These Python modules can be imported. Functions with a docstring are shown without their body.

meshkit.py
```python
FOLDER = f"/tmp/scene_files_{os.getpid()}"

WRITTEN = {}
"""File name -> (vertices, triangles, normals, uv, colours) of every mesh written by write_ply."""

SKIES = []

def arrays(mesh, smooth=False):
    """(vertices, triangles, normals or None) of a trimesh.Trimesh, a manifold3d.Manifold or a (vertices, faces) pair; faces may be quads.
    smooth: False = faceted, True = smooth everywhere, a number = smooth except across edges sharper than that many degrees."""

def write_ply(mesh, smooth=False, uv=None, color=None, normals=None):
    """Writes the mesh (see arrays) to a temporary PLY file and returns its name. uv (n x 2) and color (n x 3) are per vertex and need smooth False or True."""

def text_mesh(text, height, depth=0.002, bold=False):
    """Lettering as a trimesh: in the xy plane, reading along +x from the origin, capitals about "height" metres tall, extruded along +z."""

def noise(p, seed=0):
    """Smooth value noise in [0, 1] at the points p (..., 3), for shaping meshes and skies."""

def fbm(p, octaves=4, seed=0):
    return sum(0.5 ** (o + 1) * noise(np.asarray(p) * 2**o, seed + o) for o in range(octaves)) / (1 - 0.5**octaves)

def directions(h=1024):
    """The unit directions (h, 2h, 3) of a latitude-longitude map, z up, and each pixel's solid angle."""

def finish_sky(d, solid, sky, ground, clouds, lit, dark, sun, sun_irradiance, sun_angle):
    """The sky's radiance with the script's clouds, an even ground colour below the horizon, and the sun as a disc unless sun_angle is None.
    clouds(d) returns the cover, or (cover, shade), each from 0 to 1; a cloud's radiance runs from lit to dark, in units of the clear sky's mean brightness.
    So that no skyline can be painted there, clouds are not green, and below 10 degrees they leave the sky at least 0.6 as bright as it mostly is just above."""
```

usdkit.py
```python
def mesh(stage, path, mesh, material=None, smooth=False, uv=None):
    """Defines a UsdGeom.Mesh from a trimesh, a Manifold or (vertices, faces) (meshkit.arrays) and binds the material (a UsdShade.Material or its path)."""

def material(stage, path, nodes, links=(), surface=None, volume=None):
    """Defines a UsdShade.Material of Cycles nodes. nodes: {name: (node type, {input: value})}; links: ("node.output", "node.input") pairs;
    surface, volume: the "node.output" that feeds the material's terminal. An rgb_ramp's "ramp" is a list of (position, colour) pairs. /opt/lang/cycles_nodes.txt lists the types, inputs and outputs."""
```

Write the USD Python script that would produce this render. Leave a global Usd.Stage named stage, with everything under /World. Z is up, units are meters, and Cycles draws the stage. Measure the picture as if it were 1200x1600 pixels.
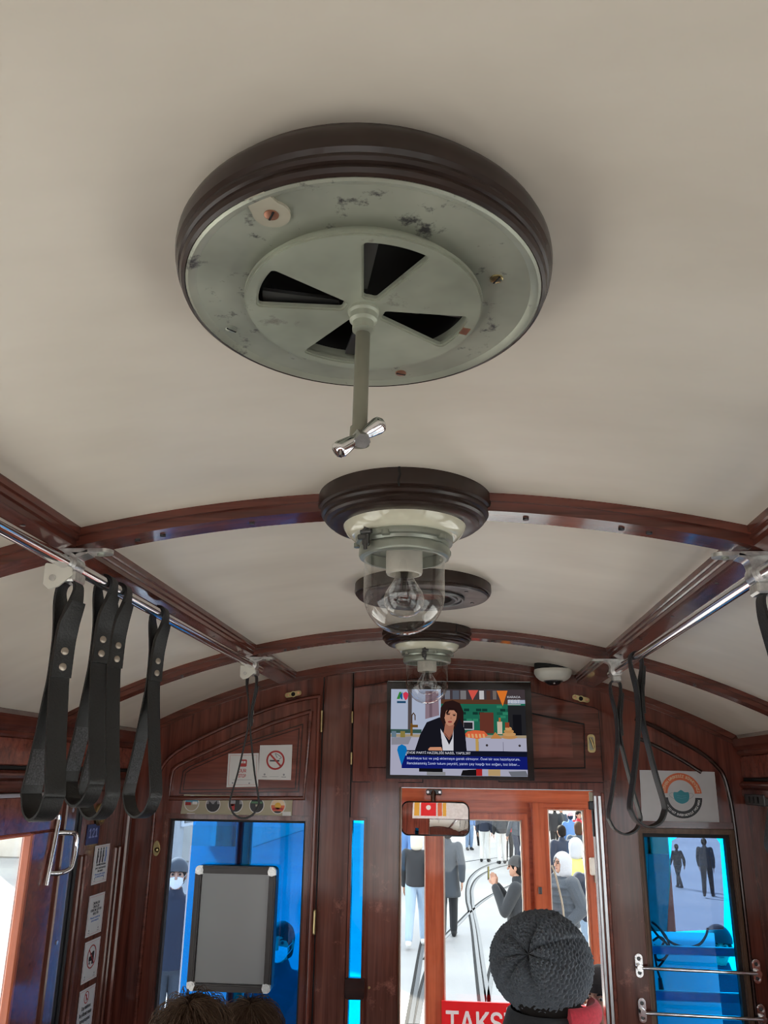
import math, random
import numpy as np
import trimesh, shapely
from shapely.geometry import Polygon, Point, LineString, box as sbox
import manifold3d as m3
from manifold3d import Manifold
import usdkit, meshkit
from pxr import Usd, UsdGeom, UsdLux, UsdShade, Sdf, Gf

stage = Usd.Stage.CreateInMemory()
UsdGeom.SetStageUpAxis(stage, 'Z')
UsdGeom.SetStageMetersPerUnit(stage, 1.0)
UsdGeom.Xform.Define(stage, '/World')
UsdGeom.Scope.Define(stage, '/World/Looks')
PI = math.pi
# ------------------------------------------------------------------ camera
# x across the tram, y towards its front, z up; photograph taken from (0.09, 0, 1.9)
EYE = np.array([0.09, 0.0, 1.9]); FPX = 1290.0
_th = math.atan(414 / FPX); _roll = .015
_up = np.array([math.sin(_roll) * FPX / math.tan(_th), -math.cos(_roll) * FPX / math.tan(_th), FPX]); _up /= np.linalg.norm(_up)
_fw = np.array([112, 416, FPX], float); _fw -= _up * (_fw @ _up); _fw /= np.linalg.norm(_fw)
ROT = np.stack([np.cross(_fw, _up), _fw, _up])
cam = UsdGeom.Camera.Define(stage, '/World/camera')
_r, _d, _f = ROT[:, 0], ROT[:, 1], ROT[:, 2]
cam.AddTransformOp().Set(Gf.Matrix4d(*[float(x) for x in (*_r, 0, *(-_d), 0, *(-_f), 0, *EYE, 1)]))
cam.CreateHorizontalApertureAttr(24.0); cam.CreateVerticalApertureAttr(32.0)
cam.CreateFocalLengthAttr(24.0 * FPX / 1200.0)
cam.CreateClippingRangeAttr(Gf.Vec2f(0.05, 2000))
cam.CreateExposureAttr(1.2)
# ------------------------------------------------------------------ sky and sun
SUN = np.array([-.52, .74, .66]); SUN /= np.linalg.norm(SUN)
dome = UsdLux.DomeLight.Define(stage, '/World/sky_light')
dome.CreateIntensityAttr(.5); dome.CreateColorAttr(Gf.Vec3f(.86, .93, 1.0))
sun = UsdLux.DistantLight.Define(stage, '/World/sun_light')
sun.CreateIntensityAttr(2.5); sun.CreateNormalizeAttr(True); sun.CreateAngleAttr(.53); sun.CreateColorAttr(Gf.Vec3f(1, .90, .76))
_z = SUN; _x = np.cross([0, 0, 1], _z); _x /= np.linalg.norm(_x); _y = np.cross(_z, _x)
sun.AddTransformOp().Set(Gf.Matrix4d(*[float(v) for v in (*_x, 0, *_y, 0, *_z, 0, 0, 0, 30, 1)]))

# ------------------------------------------------------------------ surveying the photograph: a pixel's sight line met with a known plane
def ray(px, py): return ROT @ np.array([px - 600., py - 800., FPX])
def onY(px, py, Y=3.0): d = ray(px, py); return EYE + d * (Y / d[1])
def onZ(px, py, Z): d = ray(px, py); return EYE + d * ((Z - EYE[2]) / d[2])
def onX(px, py, X): d = ray(px, py); return EYE + d * ((X - EYE[0]) / d[0])
def XZ(pts, Y=3.0): return [(p[0], p[2]) for p in (onY(*q, Y) for q in pts)]

# ------------------------------------------------------------------ materials
LOOKS = {}
def srgb(*c): return tuple((v / 255 / 12.92 if v <= 10 else ((v / 255 + .055) / 1.055) ** 2.4) for v in c)
def mat(name, nodes, links, surface='p.BSDF'):
    LOOKS[name] = usdkit.material(stage, '/World/Looks/' + name, nodes, links, surface=surface); return LOOKS[name]
def plain(name, col, rough=.5, metal=0, var=.12, scale=30, bump=0, **kw):
    """even colour with a little mottling"""
    c = np.array(col, float)
    n = {'g': ('geometry', {}), 'n': ('noise_texture', {'scale': float(scale), 'detail': 4.0}),
         'r': ('rgb_ramp', {'ramp': [(.3, tuple(c * (1 - var))), (.7, tuple(np.minimum(c * (1 + var), 1)))]}),
         'p': ('principled_bsdf', {'roughness': float(rough), 'metallic': float(metal), **kw})}
    l = [('g.position', 'n.vector'), ('n.fac', 'r.fac'), ('r.color', 'p.base_color')]
    if bump:
        n['b'] = ('bump', {'strength': float(bump), 'distance': .002}); l += [('n.fac', 'b.height'), ('b.normal', 'p.normal')]
    return mat(name, n, l)
def wood(name, dark, light, axis, rough=.15, coat=.5, scale=1.0, wear=0.0):
    s = {'x': (2.2, 45, 45), 'y': (45, 2.2, 45), 'z': (45, 45, 2.2)}[axis]
    n = {'g': ('geometry', {}), 'm': ('mapping', {'scale': tuple(scale * v for v in s)}),
         'n': ('noise_texture', {'scale': 1.0, 'detail': 6.0, 'roughness': .6, 'distortion': .6}),
         'r': ('rgb_ramp', {'ramp': [(.28, dark), (.5, tuple((a + b) / 2 for a, b in zip(dark, light))), (.75, light)]}),
         'n2': ('noise_texture', {'scale': 14.0, 'detail': 3.0}),
         'rr': ('map_range', {'from_min': .3, 'from_max': .7, 'to_min': rough * .75, 'to_max': rough * 1.35}),
         'b': ('bump', {'strength': .18, 'distance': .0012}),
         'p': ('principled_bsdf', {'coat_weight': coat * .8, 'coat_roughness': .06, 'specular_ior_level': .35})}
    l = [('g.position', 'm.vector'), ('m.vector', 'n.vector'), ('n.fac', 'r.fac'), ('g.position', 'n2.vector'),
         ('n2.fac', 'rr.value'), ('rr.result', 'p.roughness'), ('n2.fac', 'b.height'), ('b.normal', 'p.normal')]
    if wear:
        n['w'] = ('noise_texture', {'scale': 9.0, 'detail': 8.0, 'roughness': .75})
        n['wr'] = ('rgb_ramp', {'ramp': [(.58, (0, 0, 0)), (.72, (wear, wear, wear))]})
        n['mx'] = ('mix', {'color2': tuple(min(1, v * 2.6 + .03) for v in light)})
        l += [('g.position', 'w.vector'), ('w.fac', 'wr.fac'), ('wr.color', 'mx.fac'), ('r.color', 'mx.color1'), ('mx.color', 'p.base_color')]
    else:
        l += [('r.color', 'p.base_color')]
    return mat(name, n, l)
MD, ML = (.044, .0122, .0094), (.170, .046, .030)
for a in 'xyz':
    f = {'x': 1.15, 'y': .95, 'z': 1.45}[a]  # bulkhead copy lightened in place of stronger light there
    wood('mahogany_' + a, tuple(v * f for v in MD), tuple(v * f for v in ML), a, rough=.15)
    wood('cab_wood_' + a, (.31, .066, .026), (.56, .145, .062), a, rough=.3)
wood('mahogany_worn', (.075, .026, .0195), (.21, .075, .054), 'z', wear=.55)  # lightened like the bulkhead copy, standing in for light
wood('mahogany_red', (.095, .024, .017), (.28, .076, .050), 'x', rough=.18)
wood('mahogany_dark', (.016, .007, .006), (.05, .019, .015), 'x', rough=.2)
wood('lamp_wood', (.015, .0085, .0065), (.038, .020, .015), 'x', rough=.34, coat=.12, scale=.6)
wood('oak_trim', (.09, .045, .024), (.2, .105, .06), 'z', rough=.4, coat=.1)
wood('seat_wood', (.12, .06, .03), (.25, .13, .07), 'y', rough=.4)
# ceiling paint: cream, slightly streaky, satin
mat('ceiling_paint', {'g': ('geometry', {}), 'm': ('mapping', {'scale': (2.0, 5.0, 2.0)}), 'n': ('noise_texture', {'scale': 1.3, 'detail': 5.0, 'roughness': .55}),
    'r': ('rgb_ramp', {'ramp': [(.3, (.665, .60, .505)), (.7, (.765, .70, .60))]}),
    'n2': ('noise_texture', {'scale': 7.0, 'detail': 3.0}), 'b': ('bump', {'strength': .12, 'distance': .004}),
    'p': ('principled_bsdf', {'roughness': .36, 'specular_ior_level': .45})},
    [('g.position', 'm.vector'), ('m.vector', 'n.vector'), ('n.fac', 'r.fac'), ('r.color', 'p.base_color'), ('m.vector', 'n2.vector'), ('n2.fac', 'b.height'), ('b.normal', 'p.normal')])
# worn grey-green metal of the ventilator
def worn(name, col, spot, scale, lo, hi, rough=.38, metal=.35):
    mat(name, {'g': ('geometry', {}), 'n': ('noise_texture', {'scale': float(scale), 'detail': 7.0, 'roughness': .7}), 'n1': ('noise_texture', {'scale': 12.0, 'detail': 4.0}),
        'r1': ('rgb_ramp', {'ramp': [(.3, tuple(v * .70 for v in col)), (.7, tuple(min(1, v * 1.18) for v in col))]}),
        'r': ('rgb_ramp', {'ramp': [(lo, (0, 0, 0)), (hi, (1, 1, 1))]}), 'mx': ('mix', {'color2': spot}),
        'b': ('bump', {'strength': .15, 'distance': .001}),
        'p': ('principled_bsdf', {'roughness': rough, 'metallic': metal})},
        [('g.position', 'n.vector'), ('g.position', 'n1.vector'), ('n1.fac', 'r1.fac'), ('n.fac', 'r.fac'), ('r.color', 'mx.fac'), ('r1.color', 'mx.color1'), ('mx.color', 'p.base_color'), ('n.fac', 'b.height'), ('b.normal', 'p.normal')])
worn('vent_plate', (.40, .415, .335), (.07, .07, .07), 38, .57, .66)
worn('vent_disc', (.355, .375, .295), (.16, .15, .12), 26, .62, .74, metal=.2)
plain('vent_rod', (.22, .215, .165), .42, .35)
plain('cream_metal', (.42, .39, .30), .4, .1)
plain('copper', (.42, .20, .13), .4, .8)
plain('duct_black', (.006, .006, .006), .8)  # also fills gaps, slots and holes in place of their shade
plain('chrome', (.78, .78, .8), .1, 1.0, .04)
plain('cast_aluminium', (.60, .60, .58), .3, .9, .2, 120, .15)
plain('aluminium', (.72, .73, .75), .25, .85, .05)
plain('brass', (.55, .44, .22), .25, 1.0, .1)
plain('rivet_metal', (.42, .36, .30), .35, .9)
plain('lamp_metal', (.30, .32, .27), .35, .55)
plain('steel_dark', (.10, .10, .10), .4, .8)
plain('ceramic', (.70, .68, .53), .12, 0, .04, coat_weight=.5)
plain('porcelain', (.55, .52, .45), .3)
plain('rubber', (.012, .012, .013), .6)
plain('black_gloss', (.010, .009, .009), .15)
plain('leather', (.0085, .0085, .009), .48, 0, .25, 300, .35)
plain('leather_worn', (.05, .05, .055), .6, 0, .7, 420, .5)
plain('white_paper', (.70, .69, .68), .5, 0, .03)
plain('grey_paper', (.60, .59, .60), .5, 0, .03)
plain('strip_paper', (.42, .37, .26), .5, 0, .05)
plain('white_plastic', (.68, .66, .58), .35, 0, .06)
plain('grey_acrylic', (.27, .27, .27), .2, 0, .03, 3)
plain('frame_grey', (.035, .03, .028), .3, .3, .1)
plain('bezel_brown', (.014, .008, .007), .12)
plain('linoleum', (.10, .085, .075), .5, 0, .2)
plain('white_panel', (.75, .76, .78), .5)
for n_, c_ in dict(ink=(.02, .02, .025), ink_red=(.42, .03, .03), ink_blue=(.12, .22, .5), ink_grey=(.3, .3, .32), ink_orange=(.72, .16, .06), ink_teal=(.03, .27, .33),
                   ink_white=(.8, .8, .8), ink_green=(.08, .2, .1), ink_sky=(.12, .35, .5), ink_sand=(.45, .38, .28), ink_yellow=(.75, .42, .05), ink_cream=(.8, .62, .42), sign_red=(.75, .01, .015), plate_blue=(.02, .025, .12), ink_violet=(.25, .27, .5)).items():
    plain(n_, c_, .45, 0, .04)
def pane(name, tint, base=.04, edge=.7, rough=.0, power=4.0):
    """clear sheet: see-through, with a reflection that grows towards grazing angles, alike from both sides"""
    mat(name, {'f': ('layer_weight', {'blend': .5}), 'w': ('math', {'math_type': 'power', 'value2': power}), 'm': ('math', {'math_type': 'multiply_add', 'value2': edge, 'value3': base, 'use_clamp': True}),
               't': ('transparent_bsdf', {'color': tint}), 'g': ('glossy_bsdf', {'color': (1, 1, 1), 'roughness': rough}), 'p': ('mix_closure', {})},
        [('f.facing', 'w.value1'), ('w.value', 'm.value1'), ('m.value', 'p.fac'), ('t.BSDF', 'p.closure1'), ('g.BSDF', 'p.closure2')], 'p.closure')
pane('window_glass', (.94, .96, .96), .015)
pane('windscreen_glass', (.86, .88, .88), .015)
pane('dimmed_glass', (.55, .64, .75), .018)  # tint dims the unfilmed strip, imitating a faint reflection
pane('blue_film', (.004, .62, 1.0), .012)
pane('pale_film', (.28, .36, .50), .016)
pane('lamp_glass', (.95, .95, .945), .045, .65, 0.0, 2.6)
mat('mirror', {'p': ('principled_bsdf', {'base_color': (.85, .86, .87), 'metallic': 1.0, 'roughness': .02})}, [])
def glow(name, col, s=1.0):
    mat(name, {'e': ('emission', {'color': tuple(col), 'strength': float(s)})}, [], 'e.emission'); return name
def cloth(name, col, scale=160, bump=.3):
    return plain(name, col, .85, 0, .18, scale, bump, sheen_weight=.15)
for n_, c_ in dict(cloth_charcoal=(.022, .024, .028), cloth_black=(.012, .012, .014), cloth_navy=(.02, .027, .05), cloth_jeans=(.16, .26, .42), cloth_pale_jeans=(.35, .47, .62), cloth_white=(.72, .72, .7),
                   cloth_cream=(.62, .57, .48), cloth_grey=(.3, .3, .32), cloth_hood=(.45, .45, .47), cloth_yellow=(.78, .66, .16), cloth_red=(.4, .015, .03), cloth_brown=(.12, .07, .045), cloth_blue=(.1, .2, .42), cloth_pink=(.6, .35, .35), cloth_slate=(.055, .065, .08), mask_white=(.75, .77, .8)).items():
    cloth(n_, c_)
cloth('knit_wool', (.075, .084, .098), 500, .5)
mat('stand_in_sheet', {'d': ('diffuse_bsdf', {'color': (.7, .7, .72)}), 't': ('translucent_bsdf', {'color': (.6, .62, .66)}), 'p': ('mix_closure', {'fac': .6})}, [('d.BSDF', 'p.closure1'), ('t.BSDF', 'p.closure2')], 'p.closure')  # translucent white for the sheets that brighten the blue film
for n_, c_ in dict(skin=(.46, .25, .17), skin_tan=(.34, .17, .11), hair_brown=(.065, .036, .021), hair_dark=(.012, .009, .008), hair_grey=(.25, .24, .23), eye_white=(.7, .68, .65), eye_dark=(.01, .008, .008), lips=(.32, .1, .09)).items():
    plain(n_, c_, .5 if 'hair' not in n_ else .7, 0, .1, 60, 0, specular_ior_level=.5 if 'hair' not in n_ else .15)

# ------------------------------------------------------------------ scene helpers
USED = {}
def numbered(parent, name):
    k = USED.get((parent, name), 0); USED[(parent, name)] = k + 1
    return f'{parent}/{name}' if k == 0 else f'{parent}/{name}_{k:03d}'
def tag(prim, label=None, cat=None, group=None, kind=None):
    for k, v in (('label', label), ('category', cat), ('group', group), ('kind', kind)):
        if v: prim.SetCustomDataByKey(k, v)
def thing(name, label, cat, loc=(0, 0, 0), rz=0, group=None, kind=None):
    path = numbered('/World', name); x = UsdGeom.Xform.Define(stage, path)
    x.AddTranslateOp().Set(Gf.Vec3d(*map(float, loc)))
    if rz: x.AddRotateZOp().Set(float(rz))
    tag(x.GetPrim(), label, cat, group, kind); return path
def copy_of(src, name, label, loc, rz=0, cat=None, group=None):
    was = stage.GetPrimAtPath(src).GetCustomData(); path = numbered('/World', name)
    x = UsdGeom.Xform.Define(stage, path); p = x.GetPrim(); p.GetReferences().AddInternalReference(src)
    x.ClearXformOpOrder(); x.AddTranslateOp().Set(Gf.Vec3d(*map(float, loc)))
    r = [o for o in x.GetOrderedXformOps() if 'rotateZ' in o.GetName()]
    x.AddRotateZOp().Set(float(rz))
    p.SetInstanceable(True); tag(p, label, cat or was['category'], group or was.get('group')); return path
TRI = [0]
def part(parent, name, mesh, material, smooth=30, label=None, kind=None):
    path = numbered(parent, name)
    m = usdkit.mesh(stage, path, mesh, LOOKS[material], smooth=smooth)
    if label: m.GetPrim().SetCustomDataByKey('label', label)
    if kind: m.GetPrim().SetCustomDataByKey('kind', kind)
    return path
def solo(name, mesh, material, label, cat, group=None, kind=None, smooth=30):
    p = part('/World', name, mesh, material, smooth); tag(stage.GetPrimAtPath(p), label, cat, group, kind); return p

# ------------------------------------------------------------------ mesh helpers
def cat(*ms): return trimesh.util.concatenate([tm(m) for m in ms])
def tm(m):
    if hasattr(m, 'to_mesh'):
        q = m.to_mesh(); return trimesh.Trimesh(q.vert_properties[:, :3], q.tri_verts, process=False)
    return m
def bx(x0, x1, y0, y1, z0, z1, ch=.002):
    """a box with chamfered edges"""
    ch = min(ch, (x1 - x0) / 2.5, (y1 - y0) / 2.5, (z1 - z0) / 2.5)
    P = []
    for X, a in ((x0, 1), (x1, -1)):
        for Y, b in ((y0, 1), (y1, -1)):
            for Z, c in ((z0, 1), (z1, -1)):
                P += [(X + a * ch, Y + b * ch, Z), (X + a * ch, Y, Z + c * ch), (X, Y + b * ch, Z + c * ch)]
    return tm(Manifold.hull_points(np.array(P)))
def cyl(p, q, r, r2=None, n=24):
    p, q = np.array(p, float), np.array(q, float); d = q - p; h = np.linalg.norm(d)
    m = tm(Manifold.cylinder(h, r, r if r2 is None else r2, n))
    m.apply_transform(trimesh.geometry.align_vectors([0, 0, 1], d / h)); m.apply_translation(p); return m
def ball(c, r, n=16, s=(1, 1, 1)):
    m = tm(Manifold.sphere(1, n)); m.apply_scale(np.array(s) * r); m.apply_translation(c); return m
def lathe(profile, c=(0, 0, 0), n=96):
    m = trimesh.creation.revolve(np.array(profile, float), sections=n); m.apply_translation(c); return m
def poly_parts(g):
    return [p for p in getattr(g, 'geoms', [g]) if p.geom_type == 'Polygon' and p.area > 1e-9]
def extr(g, d): return cat(*[trimesh.creation.extrude_polygon(p, d, engine='earcut') for p in poly_parts(g)])
def to_front(m, y):
    """xy drawing, z towards the viewer  ->  wall facing -y whose back is at y"""
    v = m.vertices.copy(); m = m.copy(); m.vertices = np.stack([v[:, 0], y - v[:, 2], v[:, 1]], 1); return m
def to_left(m, x):
    """drawing (y along, z up) on the left wall, facing +x from x"""
    v = m.vertices.copy(); m = m.copy(); m.vertices = np.stack([x + v[:, 2], v[:, 0], v[:, 1]], 1); m.invert() if m.volume < 0 else None; return m
def slab(g, yf, yb, ch=.004):
    """outline in x, z standing from yb forward to yf with a chamfered front"""
    g = g if hasattr(g, 'geom_type') else Polygon(g)
    if not g.is_valid: g = g.buffer(0)
    t = yb - yf; ch = min(ch, t * .7); ms = []
    for p in poly_parts(g):
        steps = [(0, t - ch), (ch * .3, ch * .7), (ch, ch * .3)] if ch > 0 else [(0, t)]
        z = 0; acc = []
        for inset, h in steps:
            q = p.buffer(-inset, join_style=2)
            if q.is_empty: continue
            e = extr(q, h); e.apply_translation((0, 0, z)); z += h; acc.append(e)
        ms += acc
    return to_front(cat(*ms), yb)
def smooth_path(pts, n=12, closed=False):
    """Catmull-Rom through the points"""
    P = np.array(pts, float); out = []; N = len(P)
    for i in range(N if closed else N - 1):
        g = (lambda k: P[k % N]) if closed else (lambda k: P[min(max(k, 0), N - 1)])
        a, b, c, d = g(i - 1), g(i), g(i + 1), g(i + 2)
        for t in np.linspace(0, 1, n, endpoint=False):
            out.append(.5 * (2 * b + (c - a) * t + (2 * a - 5 * b + 4 * c - d) * t * t + (3 * b - a - 3 * c + d) * t ** 3))
    if not closed: out.append(P[-1])
    return np.array(out)
def sweep(path, profile, normal, closed=False):
    """profile (a, b) carried along path; b along the normal, a across"""
    P = np.array(path, float); K = np.array(profile, float); n, k = len(P), len(K)
    if closed: T = np.roll(P, -1, 0) - np.roll(P, 1, 0)
    else: T = np.gradient(P, axis=0)
    T /= np.linalg.norm(T, axis=1, keepdims=True) + 1e-12
    N = np.broadcast_to(np.array(normal, float), P.shape) if np.ndim(normal) == 1 else np.array(normal, float)
    N = N - T * (N * T).sum(1, keepdims=True); N /= np.linalg.norm(N, axis=1, keepdims=True)
    S = np.cross(T, N)
    V = (P[:, None] + S[:, None] * K[None, :, :1] + N[:, None] * K[None, :, 1:]).reshape(-1, 3)
    F = []
    for i in range(n if closed else n - 1):
        a, b = i * k, ((i + 1) % n) * k
        for j in range(k):
            j2 = (j + 1) % k; F += [(a + j, a + j2, b + j2), (a + j, b + j2, b + j)]
    if not closed:
        for j in range(1, k - 1): F += [(0, j + 1, j), ((n - 1) * k, (n - 1) * k + j, (n - 1) * k + j + 1)]
    m = trimesh.Trimesh(V, F, process=False)
    if m.volume < 0: m.invert()
    return m
def circ(r, n=10): return [(r * math.cos(2 * PI * i / n), r * math.sin(2 * PI * i / n)) for i in range(n)]
def tube(pts, r, n=10, smooth=0, closed=False):
    P = smooth_path(pts, smooth, closed) if smooth else np.array(pts, float)
    d = P[-1] - P[0]; nn = np.array([.31, .17, .93]) if abs(d[2]) < .8 * np.linalg.norm(d) + 1e-9 else np.array([.2, .95, .1])
    return sweep(P, circ(r, n), nn, closed)
def bead(pts_xz, y, w=.012, h=.008, closed=False, n=0):
    """rounded moulding along a line on a wall facing -y"""
    P = np.array([(a, y, b) for a, b in pts_xz], float)
    if n: P = smooth_path(P, n, closed)
    prof = [(-w / 2, -.001), (w / 2, -.001), (w / 2, h * .45), (w * .3, h * .9), (0, h), (-w * .3, h * .9), (-w / 2, h * .45)]
    return sweep(P, prof, (0, -1, 0), closed)
def frame_bead(x0, x1, z0, z1, y, w=.014, h=.008):
    """four straight mouldings meeting in mitres, as one mesh"""
    o = sbox(x0 - w, z0 - w, x1 + w, z1 + w).difference(sbox(x0, z0, x1, z1))
    return slab(o, y - h, y, h * .6)
def text_on(s, height, bold=False, depth=.0005, width=None, center=True):
    m = meshkit.text_mesh(s, height, depth, bold)
    if width: m.apply_scale((width / (m.bounds[1, 0] - m.bounds[0, 0]), 1, 1))
    if center: m.apply_translation((-m.bounds[:, 0].mean(), 0, 0))
    return m
def arc_pts(cx, cy, r, a0, a1, n=24): return [(cx + r * math.cos(math.radians(a)), cy + r * math.sin(math.radians(a))) for a in np.linspace(a0, a1, n)]
def ring_sector(cx, cy, r0, r1, a0, a1): return Polygon(arc_pts(cx, cy, r1, a0, a1) + arc_pts(cx, cy, r0, a1, a0))
def rrect(x0, z0, x1, z1, r): return sbox(x0 + r, z0 + r, x1 - r, z1 - r).buffer(r, quad_segs=6)

FLOOR, STREET, ZC = -.15, -.70, 1.9           # tram floor, street, camera height
RC, ZR = 2.22, 1.9 + .41 - 2.22               # roof arc: radius and centre height
def roof(x): return ZR + math.sqrt(RC * RC - x * x)
HW = 1.055                                    # half width of the saloon
# ------------------------------------------------------------------ the setting
def roof_strip(x0, x1, y0, y1, drop, lift=0.0, n=24):
    """solid following the roof arc between x0 and x1; from lift above to drop below the ceiling line"""
    xs = np.linspace(x0, x1, n)
    low = [(x, roof(x) - drop) for x in xs]; up = [(x, roof(x) + lift) for x in xs[::-1]]
    m = trimesh.creation.extrude_polygon(Polygon(low + up), y1 - y0, engine='earcut')
    v = m.vertices; m.vertices = np.stack([v[:, 0], y1 - v[:, 2], v[:, 1]], 1); return m
solo('ceiling', roof_strip(-HW - .05, HW + .05, -2.66, 4.3, 0, .05, 64), 'ceiling_paint', 'cream painted vaulted ceiling arching over the saloon', 'ceiling', kind='structure', smooth=20)
solo('floor', bx(-1.1, 1.1, -2.66, 4.3, FLOOR - .06, FLOOR, .004), 'linoleum', 'dark brown lino floor of the saloon', 'floor', kind='structure')
# ribs across the roof
RIB = [(1.17, 1.235), (2.345, 2.41), (0.01 - .03, .035), (-1.15, -1.085)]
ribl = ['varnished brown cross rib holding the nearer glass lamp', 'varnished brown cross rib holding the farther glass lamp', None, None]
k = 0
for (y0, y1), lab in zip(RIB, ribl):
    if lab is None: continue
    k += 1
    t = thing(f'trim_{k}', lab, 'ceiling rib', kind='structure')
    part(t, 'rib', roof_strip(-HW, HW, y0 + .007, y1 - .007, .026, .004, 48), 'mahogany_x', 25)
    part(t, 'moulding', roof_strip(-HW, HW, y0, y1, .012, .004, 48), 'mahogany_x', 25)
    s = [cyl((x, (y0 + y1) / 2, roof(x) - .029), (x, (y0 + y1) / 2, roof(x) - .02), .0045, n=10) for x in (-.40, -.36, .34, .38, .2, -.22, -.7, .75)]
    for q in s: part(t, 'screw', q, 'steel_dark')
# longitudinal beams
for xa, xb, lab in ((-.55, -.478, 'varnished brown lengthwise ceiling beam on the left above the chrome rail'), (.51, .582, 'varnished brown lengthwise ceiling beam on the right above the chrome rail')):
    k += 1
    t = thing(f'trim_{k}', lab, 'ceiling beam', kind='structure')
    def prism(x0, x1, drop, y0=-2.6, y1=2.999):
        z = min(roof(x0), roof(x1)); P = Polygon([(x0, roof(x0) - drop), (x1, roof(x1) - drop), (x1, roof(x1) + .004), (x0, roof(x0) + .004)])
        m = trimesh.creation.extrude_polygon(P, y1 - y0, engine='earcut'); v = m.vertices
        m.vertices = np.stack([v[:, 0], y1 - v[:, 2], v[:, 1]], 1); return m
    part(t, 'beam', prism(xa + .008, xb - .008, .027), 'mahogany_y')
    part(t, 'moulding', prism(xa, xb, .010), 'mahogany_y')
    part(t, 'moulding', prism(xa + .004, xb - .004, .018), 'mahogany_y')
    for y in (.9, 1.05, 1.4, 1.7, 2.0, 2.25):
        for dx in (.022, .046):
            x = xa + dx; z = roof(x) - .027
            part(t, 'screw', cyl((x, y, z - .001), (x, y, z + .004), .004, n=10), 'steel_dark')
# ---- front bulkhead
WY = 3.0
hall = Polygon([(-HW, FLOOR)] + [(x, roof(x) - .001) for x in np.linspace(-HW, HW, 60)] + [(HW, FLOOR)])
W1 = (-.905, -.424, .92, 1.752); W2 = (-.266, -.222, .7, 1.759); W3 = (.705, .985, .85, 1.735); DO = (-.10, .552, FLOOR, 1.868)
holes = [sbox(w[0], w[2], w[1], w[3]) for w in (W1, W2, W3)] + [sbox(DO[0], DO[2] - 1, DO[1], DO[3])]
base = hall
for h in holes: base = base.difference(h)
wf = thing('wall_front', 'dark varnished wooden bulkhead between saloon and driver', 'wall', kind='structure')
part(wf, 'panel', slab(base, WY, WY + .05, 0), 'mahogany_z')
arch = [(x, roof(x)) for x in np.linspace(-HW, HW, 60)]
part(wf, 'arch_moulding', roof_strip(-HW, HW, WY - .016, WY, .022, 0, 60), 'mahogany_x', 25)
part(wf, 'arch_moulding', roof_strip(-HW, HW, WY - .009, WY, .034, 0, 60), 'mahogany_x', 25)
# stile between the left door and the cabinets
stile = Polygon([(-.372, FLOOR), (-.277, FLOOR), (-.275, 2.2), (-.275, roof(-.275) - .036), (-.372, roof(-.372) - .036)])
part(wf, 'stile', slab(stile, WY - .007, WY, .003), 'mahogany_worn')
part(wf, 'stile', slab(sbox(-.205, FLOOR, -.108, 1.885), WY - .006, WY, .003), 'mahogany_worn')
part(wf, 'stile', slab(sbox(.588, FLOOR, .694, 1.90), WY - .008, WY, .003), 'mahogany_worn')
part(wf, 'slit_moulding', frame_bead(-.264, -.224, .72, 1.757, WY, .010, .012), 'mahogany_z')
part(wf, 'pane', bx(-.27, -.218, WY + .022, WY + .026, .7, 1.76, .0005), 'blue_film', label='narrow strip of blue film glass')
lt = part(wf, 'slit_latch', slab(rrect(-.274, 1.219, -.211, 1.281, .01), WY - .026, WY - .002, .004), 'mahogany_dark')
part(wf, 'screw', cyl((-.196, WY - .009, 1.252), (-.196, WY - .005, 1.252), .004, n=10), 'brass')
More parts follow.
